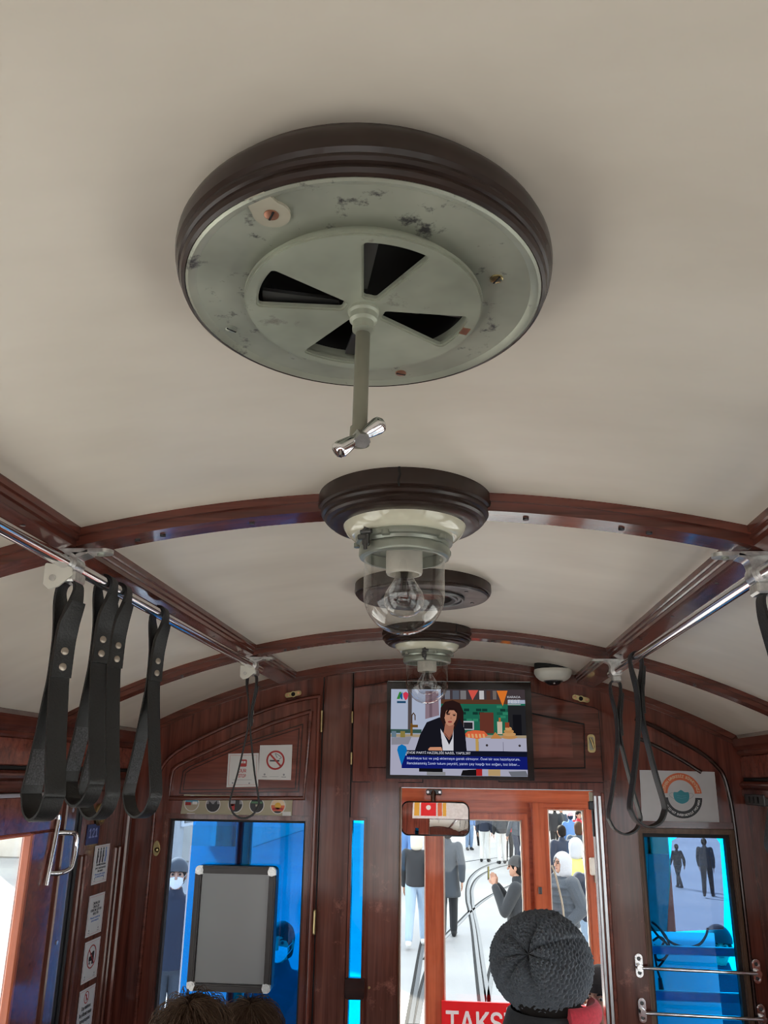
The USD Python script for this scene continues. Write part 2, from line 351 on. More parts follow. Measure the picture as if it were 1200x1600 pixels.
# cabinets over the door
def gap(poly, w, d):
    P_ = Polygon(poly) if not hasattr(poly, 'geom_type') else poly
    part(wf, 'gap', slab(P_.buffer(w, join_style=2).difference(P_), WY - d, WY + .001, 0), 'duct_black')  # solid black strip standing in for the shade in the joint
for xg in (-.3795, -.2735): part(wf, 'gap', bx(xg - .0018, xg + .0018, WY - .0035, WY + .001, FLOOR, roof(xg) - .037, .0002), 'duct_black')  # black strips painted where the joints would be in shade
wc = Polygon([(-.268, 1.885), (-.268, 2.195), (.15, 2.255), (.592, 2.172), (.592, 1.885)])
L_out = Polygon(XZ([(554, 1075), (606, 1066), (660, 1060), (660, 1222), (551, 1221)]))
R_out = Polygon(XZ([(780, 1072), (833, 1083), (929, 1107), (934, 1110), (942, 1222), (780, 1221)]))
gap(L_out, .0025, .0045); gap(R_out, .0025, .0045)
cb = thing('door_1', 'panelled mahogany locker door left of the television', 'cupboard door', kind='structure')
part(cb, 'door_panel', slab(L_out, WY - .014, WY, .005), 'mahogany_z')
part(cb, 'raised_panel', slab(Polygon(XZ([(567, 1087), (640, 1075), (640, 1212), (564, 1212)])), WY - .021, WY - .012, .006), 'mahogany_z')
part(cb, 'raised_panel', slab(Polygon(XZ([(578, 1101), (630, 1094), (630, 1200), (576, 1200)])), WY - .028, WY - .018, .008), 'mahogany_z')
for z in (2.10, 1.96): part(cb, 'hinge', cyl((-.272, WY - .016, z - .02), (-.272, WY - .016, z + .02), .004, n=10), 'brass')
cb = thing('door_2', 'panelled mahogany locker door right of the television', 'cupboard door', kind='structure')
part(cb, 'door_panel', slab(R_out, WY - .014, WY, .005), 'mahogany_x')
part(cb, 'raised_panel', slab(Polygon(XZ([(800, 1105), (834, 1117), (911, 1133), (912, 1199), (800, 1200)])), WY - .021, WY - .012, .007), 'mahogany_x')
part(cb, 'raised_panel', slab(Polygon(XZ([(805, 1120), (836, 1130), (892, 1143), (894, 1184), (805, 1184)])), WY - .030, WY - .018, .010), 'mahogany_red')
h = XZ([(923, 1162)])[0]
part(cb, 'groove', slab(Polygon(XZ([(797, 1103), (834, 1115), (912, 1131), (914, 1201), (797, 1202)])).difference(Polygon(XZ([(800, 1105), (834, 1117), (911, 1133), (912, 1199), (800, 1200)]))), WY - .0150, WY - .012, 0), 'duct_black')  # dark strip laid round the panel to draw its groove
part(cb, 'pull', slab(rrect(h[0] - .013, h[1] - .03, h[0] + .013, h[1] + .03, .01).difference(rrect(h[0] - .008, h[1] - .022, h[0] + .008, h[1] + .022, .006)), WY - .019, WY - .0135, .002), 'brass')
part(cb, 'pull_cup', slab(rrect(h[0] - .008, h[1] - .022, h[0] + .008, h[1] + .022, .006), WY - .0155, WY - .0138, .0005), 'lamp_metal')
part(cb, 'pull_bar', tube([(h[0] - .004, WY - .022, h[1] + .018), (h[0] + .003, WY - .024, h[1]), (h[0] + .006, WY - .022, h[1] - .016)], .0035), 'brass')
for pxy, sl in (((459, 1085), 12), ((907, 1092), -14)):
    c = XZ([pxy])[0]; a = math.radians(sl)
    t = part(wf, 'keyhole_plate', slab(shapely.affinity.rotate(rrect(c[0] - .03, c[1] - .0085, c[0] + .03, c[1] + .0085, .0084), sl, origin=c).difference(Point(c).buffer(.0075)), WY - .0135, WY - .008, .0012), 'brass', label='brass keyhole plate')
    part(t, 'socket', to_front(trimesh.creation.annulus(.0075, .0105, .008), WY - .008).apply_translation((c[0], 0, c[1])), 'brass')
    part(t, 'hole', slab(Point(c).buffer(.0076), WY - .0095, WY - .0085, 0), 'duct_black')
    for d in (-.02, .02): part(t, 'screw', cyl((c[0] + d * math.cos(a), WY - .016, c[1] + d * math.sin(a)), (c[0] + d * math.cos(a), WY - .012, c[1] + d * math.sin(a)), .004, n=10), 'copper')
# door threshold head: thin bright metal strip, and the sliding door's edge standing in its pocket
part(wf, 'head_strip', bx(-.10, .556, WY + .005, WY + .02, 1.8645, 1.868, .001), 'aluminium')
part(wf, 'jamb_edge', bx(-.104, -.098, WY - .004, WY + .05, FLOOR, 1.866, .001), 'oak_trim')
sd = thing('door_3', 'sliding front door pushed into its pocket, only its metal edge showing', 'sliding door', kind='structure')
part(sd, 'edge_strip', bx(.5535, .5625, WY - .002, WY + .022, FLOOR, 1.85, .001), 'aluminium')
part(sd, 'seal', bx(.5625, .5675, WY + .003, WY + .022, FLOOR, 1.85, .001), 'rubber')
part(sd, 'edge_strip', bx(.5675, .578, WY - .004, WY + .022, FLOOR, 1.85, .001), 'aluminium')
part(sd, 'edge_wood', bx(.578, .588, WY - .010, WY + .022, FLOOR, 1.86, .002), 'mahogany_red')
part(sd, 'hanger', bx(.536, .5535, WY + .0, WY + .02, 1.805, 1.832, .002), 'black_gloss')
part(sd, 'hanger_bracket', bx(.540, .5525, WY + .0, WY + .016, 1.832, 1.862, .002), 'cream_metal')
part(sd, 'hanger_rod', cyl((.549, WY + .01, 1.72), (.549, WY + .01, 1.806), .004), 'black_gloss')
# ---- left swing door with arched head
ARC_L = [(500, 1086), (470, 1091), (430, 1102), (390, 1117), (340, 1139), (300, 1159), (275, 1174), (259, 1190), (250, 1207), (246, 1232)]
aL = XZ(ARC_L); leafL = Polygon([(-.389, FLOOR), (-.389, aL[0][1])] + aL[1:] + [(-.962, 1.86), (-.962, FLOOR)])
d4 = thing('door_4', 'arched mahogany swing door with blue filmed window on the left', 'door', kind='structure')
part(d4, 'leaf', slab(leafL.difference(sbox(W1[0], W1[2], W1[1], W1[3])), WY - .014, WY, .004), 'mahogany_z')
part(d4, 'edge_moulding', bead([(-.393, 1.0)] + [(-.393, aL[0][1] - .004)], WY - .013, .012, .008), 'mahogany_z')
part(d4, 'edge_moulding', bead([(x + .003, z - .006) for x, z in aL] + [(-.957, 1.83), (-.957, 1.5), (-.957, 1.0)], WY - .013, .013, .010, n=4), 'mahogany_x')
A2 = XZ([(487, 1112), (426, 1131), (370, 1154), (320, 1177), (299, 1187), (281, 1196), (273, 1203), (270, 1214), (267, 1247), (476, 1247)])
part(d4, 'panel_moulding', bead(A2 + [A2[0]], WY - .013, .016, .011), 'mahogany_x')
A3 = Polygon(XZ([(469, 1139), (381, 1167), (300, 1203), (293, 1208), (289, 1234), (463, 1232)]))
part(d4, 'raised_panel', slab(A3.buffer(.012, join_style=2), WY - .018, WY - .012, .006), 'mahogany_red')
part(d4, 'raised_panel', slab(A3, WY - .024, WY - .016, .006), 'mahogany_red')
part(d4, 'groove', slab(A3.buffer(.0125, join_style=2).difference(A3.buffer(.0095, join_style=2)), WY - .0190, WY - .012, 0), 'mahogany_dark')  # dark ring drawing the groove line, no recess is cut
part(d4, 'groove', slab(A3.buffer(.0015, join_style=2).difference(A3.buffer(-.0015, join_style=2)), WY - .0215, WY - .014, 0), 'mahogany_dark')
part(d4, 'window_frame', frame_bead(*W1, WY - .012, .018, .010), 'mahogany_worn')
part(d4, 'window_rebate', slab(sbox(W1[0], W1[2], W1[1], W1[3]).difference(sbox(W1[0] + .008, W1[2] + .008, W1[1] - .008, W1[3] - .008)), WY + .005, WY + .03, 0), 'rubber')
part(d4, 'pane', bx(W1[0], W1[1], WY + .024, WY + .028, W1[2], W1[3], .0005), 'dimmed_glass')
part(d4, 'film', bx(-.828, W1[1], WY + .0215, WY + .0235, W1[2], W1[3] - .008, .0002), 'blue_film', label='blue transparent film on the glass')
for z in (2.085, 1.44): 
    hg = part(d4, 'hinge', cyl((-.381, WY - .016, z - .032), (-.381, WY - .016, z + .032), .0045, n=12), 'brass')
    for q in (-.034, .034): part(hg, 'hinge_tip', ball((-.381, WY - .016, z + q), .005, 10), 'brass')
c = XZ([(247, 1325)])[0]
lc = part(d4, 'lock_plate', slab(shapely.affinity.scale(Point(c).buffer(.016), .75, 1.55), WY - .0185, WY - .0135, .002), 'brass', label='oval brass lock plate')
part(lc, 'knob', ball((c[0] + .004, WY - .022, c[1] - .004), .008, 14), 'brass')
# ---- right fixed panel with arched head and blue window
ARC_R = [(.71, 2.105), (.78, 2.075), (.851, 2.035), (.931, 1.986), (.972, 1.945), (.987, 1.92), (.997, 1.87), (1.005, 1.76), (1.008, 1.4), (1.008, 1.0)]
fr = thing('window_1', 'arched mahogany panel with blue filmed window on the right', 'window', kind='structure')
part(fr, 'edge_moulding', bead(ARC_R, WY - .001, .013, .012, n=4), 'mahogany_dark')
part(fr, 'panel_moulding', bead([(.715, 2.04), (.78, 2.01), (.85, 1.972), (.915, 1.93)], WY - .001, .012, .008, n=4), 'mahogany_dark')
part(fr, 'sill_moulding', slab(sbox(.697, 1.757, 1.0, 1.773), WY - .012, WY, .005), 'mahogany_x')
part(fr, 'window_frame', frame_bead(*W3, WY, .017, .012), 'oak_trim')
part(fr, 'window_rebate', slab(sbox(W3[0], W3[2], W3[1], W3[3]).difference(sbox(W3[0] + .006, W3[2] + .006, W3[1] - .012, W3[3] - .012)), WY + .003, WY + .03, 0), 'rubber')
pale = Polygon(XZ([(1050, 1314), (1061, 1307), (1118, 1308), (1125, 1318), (1131, 1400), (1131, 1452), (1042, 1456), (1047, 1380)], WY + .022))
part(fr, 'film', slab(sbox(W3[0], W3[2], W3[1], W3[3] - .010).difference(pale), WY + .0215, WY + .0235, 0), 'blue_film', label='blue transparent film around a paler patch')
part(fr, 'film_patch', slab(pale, WY + .0225, WY + .0245, 0), 'pale_film', label='pale, weakly tinted patch of the glass')  # paler tint replaces the film inside this outline
for z, z2 in ((1.343, 1.338), (1.218, 1.213)):
    rod = thing('guard_rod', 'thin chrome guard rod across the right blue window, ' + ('upper one' if z > 1.3 else 'lower one'), 'rod', group='chrome guard rods')
    part(rod, 'rod', cyl((.668, WY - .03, z - .004), (1.018, WY - .03, z2 - .004), .0055), 'chrome')
    for x, zz in ((.662, z), (1.022, z2)):
        e = part(rod, 'end_plate', slab(rrect(x - .012, zz - .034, x + .012, zz + .034, .0119).difference(Point(x, zz + .02).buffer(.006)).difference(Point(x, zz - .02).buffer(.006)), WY - .018, WY - .008, .003), 'chrome')
        part(e, 'boss', cyl((x, WY - .034, zz - .004), (x, WY - .008, zz - .004), .010), 'chrome')
        for q in (-.02, .02): part(e, 'screw', cyl((x, WY - .013, zz + q), (x, WY - .007, zz + q), .005, n=10), 'steel_dark')
# ---- side walls
def side_wall(name, s, lab, gaps):
    """s = -1 left, +1 right; gaps: (y0, y1) openings above the waist"""
    t = thing(name, lab, 'wall', kind='structure')
    X = lambda a, b: (s * HW - b, s * HW - a) if s > 0 else (s * HW + a, s * HW + b)     # a..b metres into the room
    def B(n, a, b, y0, y1, z0, z1, m, ch=.003): x = X(a, b); return part(t, n, bx(min(x), max(x), y0, y1, z0, z1, ch), m)
    B('waist_panel', -.06, 0, -2.6, 3.05, FLOOR, .74, 'mahogany_y')
    B('header', -.06, 0, -2.6, 3.05, 1.845, 2.06, 'mahogany_y')
    ys = [-2.6] + [v for g in gaps for v in g] + [3.05]
    for y0, y1 in zip(ys[::2], ys[1::2]): B('post', -.06, 0, y0, y1, .74, 1.845, 'mahogany_worn' if y1 > 2.9 else 'mahogany_z')
    B('cornice', -.004, .030, -2.6, 2.999, 2.00, 2.052, 'mahogany_y', .016)
    B('cornice', -.004, .018, -2.6, 2.999, 1.985, 2.004, 'mahogany_y', .006)
    B('frieze_board', -.004, .008, -2.6, 2.999, 1.915, 1.985, 'mahogany_red')
    B('groove', -.004, .004, -2.6, 2.999, 1.903, 1.915, 'duct_black')
    B('valance', -.004, .022, -2.6, 2.999, 1.882, 1.903, 'mahogany_y', .008)
    B('valance', -.004, .016, -2.6, 2.999, 1.852, 1.882, 'mahogany_y', .006)
    B('track', -.004, .02, -2.6, 2.5, 1.836, 1.846, 'aluminium', .002)
    return t, B
wl, BL = side_wall('wall_left', -1, 'left saloon wall with frieze boards, door post and notices', [(-2.45, -1.35), (-1.2, -.1), (.05, 1.12), (1.25, 2.555)])
wr, BR = side_wall('wall_right', 1, 'dark right saloon wall at the edge of the picture', [(-2.45, -1.35), (-1.2, -.1), (.05, 1.15), (1.3, 2.5)])
# mouldings of the panel that carries the notices
for y0, y1, z1 in ((2.625, 2.635, 1.66), (2.655, 2.668, 1.66), (2.888, 2.902, 1.665), (2.922, 2.935, 1.665)):
    BL('moulding', -.003, .012, y0, y1, FLOOR, z1, 'mahogany_worn', .004)
BL('corner_stile', -.003, .02, 2.955, 2.986, FLOOR, 1.98, 'mahogany_z', .006)
BL('seal', -.003, .010, 2.558, 2.572, FLOOR, 1.84, 'rubber', .004)
BL('seal', -.003, .014, 2.578, 2.592, FLOOR, 1.84, 'rubber', .004)
BL('seal_strip', -.003, .006, 2.594, 2.606, FLOOR, 1.84, 'aluminium', .002)
gr = part(wr, 'grille', bx(1.035, 1.056, 2.78, 2.96, 1.83, 1.865, .003), 'steel_dark', label='grey slotted metal plate')
for y in (2.83, 2.87, 2.91): part(gr, 'slot', bx(1.033, 1.036, y - .004, y + .004, 1.838, 1.857, .0005), 'duct_black')
def side_window(n, s, y0, y1, lab):
    t = thing(f'window_{n}', lab, 'window', kind='structure'); x = s * (HW + .03)
    def Bx(nm, ya, yb, za, zb, m='mahogany_z', d=.018): part(t, nm, bx(x - d, x + d, ya, yb, za, zb, .004), m)
    Bx('frame', y0, y1, 1.80, 1.845); Bx('frame', y0, y1, .74, .80); Bx('frame', y0, y0 + .05, .80, 1.80); Bx('frame', y1 - .05, y1, .80, 1.80)
    Bx('pane', y0 + .05, y1 - .05, .80, 1.80, 'window_glass', .002)
n = 2
for s, gaps in ((-1, [(-2.45, -1.35), (-1.2, -.1), (.05, 1.12)]), (1, [(-2.45, -1.35), (-1.2, -.1), (.05, 1.15), (1.3, 2.5)])):
    for i, g in enumerate(gaps):
        side_window(n, s, *g, f'side window of the saloon outside the picture, {["rear", "second", "third", "front"][i]} one on the {"left" if s < 0 else "right"}'); n += 1
# left entrance door with a grip
d5 = thing('door_5', 'red-brown entrance door with bright window and chrome grip on the left', 'door', kind='structure')
def D(nm, y0, y1, z0, z1, m, a=-.03, b=.002, ch=.004): return part(d5, nm, bx(-HW + a, -HW + b, y0, y1, z0, z1, ch), m)
D('top_rail', 1.26, 2.475, 1.742, 1.836, 'mahogany_red'); D('stile', 2.312, 2.475, FLOOR, 1.742, 'mahogany_red'); D('stile', 1.26, 1.36, FLOOR, 1.742, 'mahogany_red'); D('bottom_rail', 1.36, 2.312, FLOOR, .72, 'mahogany_red')
D('glazing_bead', 2.300, 2.318, .72, 1.742, 'cab_wood_z', -.02, .006); D('glazing_bead', 1.36, 2.30, 1.735, 1.745, 'cab_wood_y', -.02, .004)  # orange wood puts the light at the glass edge into the colour
D('pane', 1.36, 2.312, .72, 1.742, 'windscreen_glass', -.016, -.012, .0005)
D('post_strip', 2.482, 2.548, FLOOR, 1.836, 'mahogany_worn', -.03, .012)
for z in (1.793, 1.44, 1.0): part(d5, 'screw', cyl((-HW + .010, 2.517, z), (-HW + .0145, 2.517, z), .006, n=12), 'aluminium')
gp = part(d5, 'grip_plate', cat(cyl((-HW + .008, 2.44, 1.77), (-HW + .008, 2.412, 1.60), .008), bx(-HW, -HW + .01, 2.44, 2.455, 1.755, 1.785, .003)), 'chrome')
gx = -HW + .004
part(gp, 'grip', tube([(gx, 2.46, 1.733), (gx + .02, 2.475, 1.733), (gx + .034, 2.497, 1.728), (gx + .037, 2.503, 1.70), (gx + .037, 2.497, 1.66), (gx + .034, 2.486, 1.636), (gx + .02, 2.455, 1.628), (gx, 2.44, 1.628)], .0075, 12, 6), 'chrome')
# rear bulkhead behind the photographer
rw = slab(hall.difference(sbox(-.85, .8, .85, 1.75)).difference(sbox(-1.2, 9, -1.1, 10)), -2.66, -2.6, 0)
solo('wall_back', rw, 'mahogany_z', 'rear wooden bulkhead behind the photographer', 'wall', kind='structure')
# ---- driver's cab
CY = 4.2
cabf = sbox(-1.06, .62, 1.06, 2.13)
glass = [(-.90, -.50), (-.42, -.055), (.027, .398), (.52, .690), (.79, .93)]
tops = [1.715, 1.715, 1.715, 1.765, 1.765]
for (a, b), tp in zip(glass, tops): cabf = cabf.difference(sbox(a, .8, b, tp))
ws = thing('wall_cab', 'orange-brown wooden windscreen front of the driver cab', 'wall', kind='structure')
part(ws, 'front_frame', slab(cabf, CY, CY + .05, .004), 'cab_wood_x')
for (a, b), tp in zip(glass, tops):
    part(ws, 'sash', frame_bead(a, b, .8, tp, CY, .03, .012), 'cab_wood_z')
    part(ws, 'pane', bx(a, b, CY + .02, CY + .024, .8, tp, .0005), 'windscreen_glass' if -.45 < a < .6 else 'window_glass')
    part(ws, 'glazing_edge', slab(sbox(a, .8, b, tp).difference(sbox(a + .007, .807, b - .007, tp - .006)), CY + .012, CY + .034, 0), 'white_plastic')
part(ws, 'post', slab(sbox(-.049, .66, .021, 1.72), CY - .03, CY, .006), 'cab_wood_z')
part(ws, 'post', slab(sbox(.444, .66, .506, 1.80), CY - .022, CY, .006), 'cab_wood_z')
part(ws, 'head_rail', slab(sbox(-1.05, 1.795, 1.05, 1.86), CY - .03, CY, .008), 'cab_wood_x')
part(ws, 'head_rail', slab(sbox(.437, 1.772, .72, 1.797), CY - .018, CY, .006), 'cab_wood_x')
part(ws, 'latch', bx(.462, .478, CY - .03, CY - .02, 1.40, 1.43, .002), 'steel_dark')
part(ws, 'keeper', bx(.700, .742, CY - .03, CY, 1.485, 1.56, .004), 'white_plastic', label='white latch box')
part(ws, 'keeper_plate', bx(.72, .752, CY - .022, CY, 1.452, 1.486, .002), 'cream_metal')
part(ws, 'dash', bx(-1.0, 1.0, CY - .25, CY, FLOOR, .62, .01), 'cab_wood_x')
for s in (-1, 1):
    part(ws, 'side_panel', bx(s * 1.03 - .03, s * 1.03 + .03, 3.05, CY + .05, FLOOR, .55, .005), 'cab_wood_y')
    part(ws, 'corner_post', bx(s * 1.02 - .04, s * 1.02 + .04, CY - .04, CY + .05, FLOOR, 2.1, .006), 'cab_wood_z')
    part(ws, 'side_header', bx(s * 1.04 - .03, s * 1.04 + .03, 3.05, CY + .05, 1.86, 2.12, .005), 'cab_wood_y')
hp = XZ([(1012, 1335), (1046, 1335), (1044, 1456), (1014, 1456)], 3.9)
solo('hanging_board', slab(Polygon(hp), 3.9, 3.92, .003), 'steel_dark', 'narrow dark board hanging in the cab behind the right blue window', 'board')
for i, pz in enumerate(((1481, 1492), (1551, 1564))):
    a = XZ([(1015, pz[0] - 4), (1150, pz[0] + 2), (1150, pz[1] + 2), (1015, pz[1] - 2)], 3.075)
    solo('guard_bar', slab(Polygon([(.70, a[0][1]), (1.0, a[0][1]), (1.0, a[3][1]), (.70, a[3][1])]), 3.065, 3.085, .004), 'white_plastic', 'pale guard bar on the far side of the right blue window, ' + ('upper' if i == 0 else 'lower') + ' one', 'bar')
part(wf, 'grab_pole', cyl((-.74, 3.35, FLOOR), (-.74, 3.35, 2.1), .014), 'sign_red', label='red grab pole in the cab')

# ------------------------------------------------------------------ ventilator
def vent():
    t = thing('roof_ventilator', 'round grey-green ventilator with wedge slots, wooden ring and hanging turn-handle', 'ventilator', (.0215, .548, 1.9))
    zc = .408
    part(t, 'wooden_ring', lathe([(.120, zc + .012), (.1320, zc + .010), (.1400, .402), (.1462, .3955), (.1485, .390), (.1490, .384), (.1482, .3770), (.1462, .3738), (.1468, .3708), (.1455, .3682), (.1435, .3672), (.1440, .3640), (.1425, .3610), (.140, .3598), (.1375, .362), (.130, .38), (.120, zc + .012)]), 'lamp_wood', 25)
    part(t, 'base_plate', lathe([(.088, .372), (.1385, .372), (.1398, .366), (.1390, .3602), (.1370, .3590), (.1345, .3597), (.131, .3618), (.11, .3626), (.088, .3628)]), 'vent_plate', 25)
    disc = Point(0, 0).buffer(.094, quad_segs=32); hs = []
    for a in (-155, -67, 27, 117):
        w = ring_sector(0, 0, .017, .083, a - 17, a + 17); w = w.buffer(-.003).buffer(.003, quad_segs=4); hs.append(w); disc = disc.difference(w)
    inner = disc.buffer(-.0016)
    e1 = extr(disc, .003); e1.apply_translation((0, 0, .3536)); e2 = extr(inner, .0015); e2.apply_translation((0, 0, .3522))
    part(t, 'slotted_disc', cat(e1, e2), 'vent_disc', False)
    part(t, 'disc_collar', lathe([(.0855, .3660), (.0885, .3660), (.0885, .3560), (.0855, .3560), (.0855, .3660)]), 'vent_disc', 25)
    part(t, 'duct', lathe([(.0, .400), (.0885, .400), (.0885, .3635), (.087, .3635), (.087, .398), (0, .398)], n=48), 'duct_black', 25)
    sh = thing_shutter = [ring_sector(0, 0, .02, .08, a - 30, a - 9) for a in (-155, -67, 27, 117)]
    for s in sh:
        e = extr(s, .003); e.apply_translation((0, 0, .3590)); part(t, 'shutter', e, 'steel_dark', False)
    part(t, 'hub', lathe([(0, .354), (.0125, .354), (.0125, .3500), (.0110, .3480), (.0110, .3430), (.0085, .3410), (.0085, .3340), (0, .3340)], n=40), 'vent_disc', 30)
    part(t, 'rod', cyl((0, 0, .331), (-.0005, 0, .246), .0058), 'vent_rod')
    part(t, 'rod_collar', cyl((-.0005, 0, .25), (-.0005, 0, .236), .0072, .0078), 'vent_rod')
    # turn-handle: waisted chrome bar
    a = np.array([-.017, -.012, .2245]); b = np.array([.018, -.002, .2535]); c = (a + b) / 2; d = (b - a) / np.linalg.norm(b - a)
    prof = [(0, -.0225), (.004, -.0222), (.0062, -.020), (.0066, -.017), (.005, -.008), (.0036, -.004), (.0042, 0), (.0036, .004), (.005, .008), (.0066, .017), (.0062, .020), (.004, .0222), (0, .0225)]
    m = lathe(prof, n=32); m.apply_transform(trimesh.geometry.align_vectors([0, 0, 1], d)); m.apply_translation(c)
    part(t, 'handle', m, 'chrome', 40)
    nb = cyl(c + (.003, -.004, -.005), c + (-.002, .006, .006), .0062, .005, 6); part(t, 'handle_nut', nb, 'cast_aluminium', 20)
    for x, y, m in ((.104, -.022, 'brass'), (-.117, .036, 'lamp_metal'), (.022, .119, 'copper'), (-.052, -.107, 'copper')):
        z0 = -.0022 if m == 'copper' and x < 0 else 0
        s = part(t, 'screw', lathe([(0, .3636), (.0052, .3636), (.0050, .3616), (.0035, .3610), (0, .3609)], (x, y, z0), 20), m, 30)
        sl = bx(-.0045, .0045, -.0007, .0007, .3606, .3614, .0002); sl.apply_transform(trimesh.transformations.rotation_matrix(x * 20, (0, 0, 1))); sl.apply_translation((x, y, z0)); part(s, 'slot', sl, 'duct_black')
    tab = shapely.union_all([Point(-.052, -.107).buffer(.011), Polygon([(-.043, -.110), (-.053, -.1275), (-.065, -.1215), (-.0615, -.102)])]).buffer(.002)
    e = extr(tab, .0028); e.apply_translation((0, 0, .3600)); part(t, 'latch_tab', e, 'cream_metal', False, label='small cream metal tab with a screw')
    e2 = extr(ring_sector(0, 0, .084, .0905, 20, 26), .001); e2.apply_translation((0, 0, .3517)); part(t, 'wear_mark', e2, 'copper', False)
    UsdGeom.Xformable(stage.GetPrimAtPath(t)).AddTransformOp(opSuffix='lean').Set(Gf.Matrix4d().SetRotate(Gf.Rotation(Gf.Vec3d(1, 0, 0), -1.8)) * Gf.Matrix4d().SetTranslate(Gf.Vec3d(0, .0125, 0)))
    return t
vent()
# ------------------------------------------------------------------ ceiling lamps (two alike)
def lamp(label, loc):
    t = thing('ceiling_lamp', label, 'lamp', loc, group='glass bell ceiling lamps')
    part(t, 'wooden_ring', lathe([(0, .416), (.131, .416), (.132, .390), (.131, .386), (.127, .384), (.128, .380), (.126, .3765), (.1215, .375), (.122, .371), (.119, .368), (.113, .3665), (.1125, .363), (.106, .361), (.098, .361), (0, .361)]), 'lamp_wood', 25)
    cr = Polygon([(-.0016, -.004), (.0016, -.004), (.0004, .006), (.0030, .014), (.0014, .022), (.0024, .030), (-.0006, .030), (-.0018, .021), (.0002, .013), (-.0022, .005)])
    ck = extr(cr, .002); v = ck.vertices; ck.vertices = np.stack([v[:, 0], -.1318 - v[:, 2] * .5, .385 + v[:, 1]], 1); part(t, 'crack', ck, 'duct_black', False)
    part(t, 'ceramic_base', lathe([(0, .366), (.096, .366), (.099, .376), (.100, .382), (.0985, .384), (.096, .381), (.094, .372), (.089, .357), (.082, .348), (.075, .3435), (0, .3435)][::1] if False else [(0, .378), (.0985, .378), (.1, .3745), (.0985, .370), (.0945, .366), (.092, .358), (.087, .350), (.080, .3445), (.074, .343), (0, .343)]), 'ceramic', 30)
    part(t, 'collar', lathe([(.03, .3445), (.0725, .3445), (.0735, .340), (.0725, .3345), (.068, .333), (.066, .3285), (.03, .3285)]), 'lamp_metal', 25)
    for a in range(5): 
        an = a * 72 + 35; x, y = .071 * math.cos(math.radians(an)), .071 * math.sin(math.radians(an))
        part(t, 'collar_lug', cyl((x, y, .331), (x, y, .3375), .006, n=12), 'lamp_metal')
    part(t, 'clamp_ring', lathe([(.059, .3275), (.067, .3275), (.0685, .3245), (.0685, .316), (.067, .3125), (.063, .3105), (.059, .3105), (.059, .3275)]), 'lamp_metal', 25)
    cl = [bx(-.058, -.047, -.060, -.050, .318, .344, .002), cyl((-.06, -.056, .338), (-.044, -.062, .338), .0035), cyl((-.053, -.058, .312), (-.053, -.058, .346), .0028), bx(-.064, -.052, -.063, -.056, .326, .333, .001)]
    part(t, 'clamp', cat(*cl), 'steel_dark', 30, label='dark metal toggle clamp')
    part(t, 'hinge_pin', cat(bx(.052, .066, .014, .03, .314, .338, .002), cyl((.066, .016, .326), (.066, .03, .326), .004)), 'lamp_metal')
    a = np.linspace(0, PI / 2, 22)
    out = [(.0605, .321), (.0605, .262)] + [(.0605 * math.cos(q), .258 - .0600 * math.sin(q)) for q in a]
    inn = [(.0580 * math.cos(q) + 1e-5 * 0, .258 - .0572 * math.sin(q)) for q in a[::-1]] + [(.0580, .262), (.0580, .321)]
    out[-1] = (0, out[-1][1]); inn[0] = (0, inn[0][1])
    part(t, 'glass_bell', lathe(out, n=80), 'lamp_glass', 35)
    part(t, 'socket', lathe([(0, .332), (.0275, .332), (.0275, .292), (.026, .288), (.0225, .2875), (.0225, .296), (0, .296)], n=48), 'porcelain', 30)
    b = part(t, 'bulb', lathe([(.0122, .2955), (.0128, .287), (.016, .279), (.022, .2695), (.0275, .261), (.0300, .252), (.0292, .243), (.025, .234), (.018, .2275), (.009, .2245), (0, .224)], n=56), 'lamp_glass', 40)
    part(b, 'stem', lathe([(.007, .294), (.0045, .28), (.003, .262), (.0042, .259), (0, .258)], n=20), 'lamp_glass', 40)
    wires = [tube([(s * .002, 0, .285), (s * .003, 0, .262), (s * .012, 0, .246)], .0004, 6) for s in (-1, 1)]
    wires += [tube([(.012 * math.cos(q), .012 * math.sin(q), .246 + .003 * (i % 2)) for i, q in enumerate(np.linspace(0, PI, 9))], .0003, 5)]
    part(b, 'filament', cat(*wires), 'steel_dark')
    part(b, 'cap', lathe([(0, .30), (.0115, .30), (.0122, .2945), (0, .2945)], n=24), 'brass')
    return t
l1 = lamp('nearer ceiling lamp with clear glass bell on cracked dark wooden rose', (.017, 1.2, 1.9))
copy_of(l1, 'ceiling_lamp', 'farther ceiling lamp with clear glass bell in front of the television', (.012, 2.385, 1.9), 40)
# round wooden roof cover between the lamps
t = thing('roof_cover', 'flat round dark wooden roof cover with a recessed ring, between the two lamps', 'roof cover', (.022, 1.80, 1.9))
part(t, 'rim', lathe([(.09, .414), (.150, .414), (.151, .390), (.149, .3845), (.145, .3835), (.1455, .380), (.142, .377), (.136, .3765), (.09, .3775), (.09, .414)]), 'lamp_wood', 25)
part(t, 'inner_ring', lathe([(.064, .412), (.092, .412), (.092, .374), (.090, .3715), (.086, .372), (.084, .375), (.078, .3755), (.076, .3725), (.072, .372), (.064, .375), (.064, .412)]), 'steel_dark', 25)
part(t, 'centre_panel', lathe([(0, .41), (.066, .41), (.066, .388), (0, .388)], n=64), 'mahogany_red', 25)
for q in range(6):
    x, y = .119 * math.cos(q * PI / 3 + .4), .119 * math.sin(q * PI / 3 + .4); part(t, 'screw', cyl((x, y, .3755), (x, y, .379), .004, n=10), 'steel_dark')
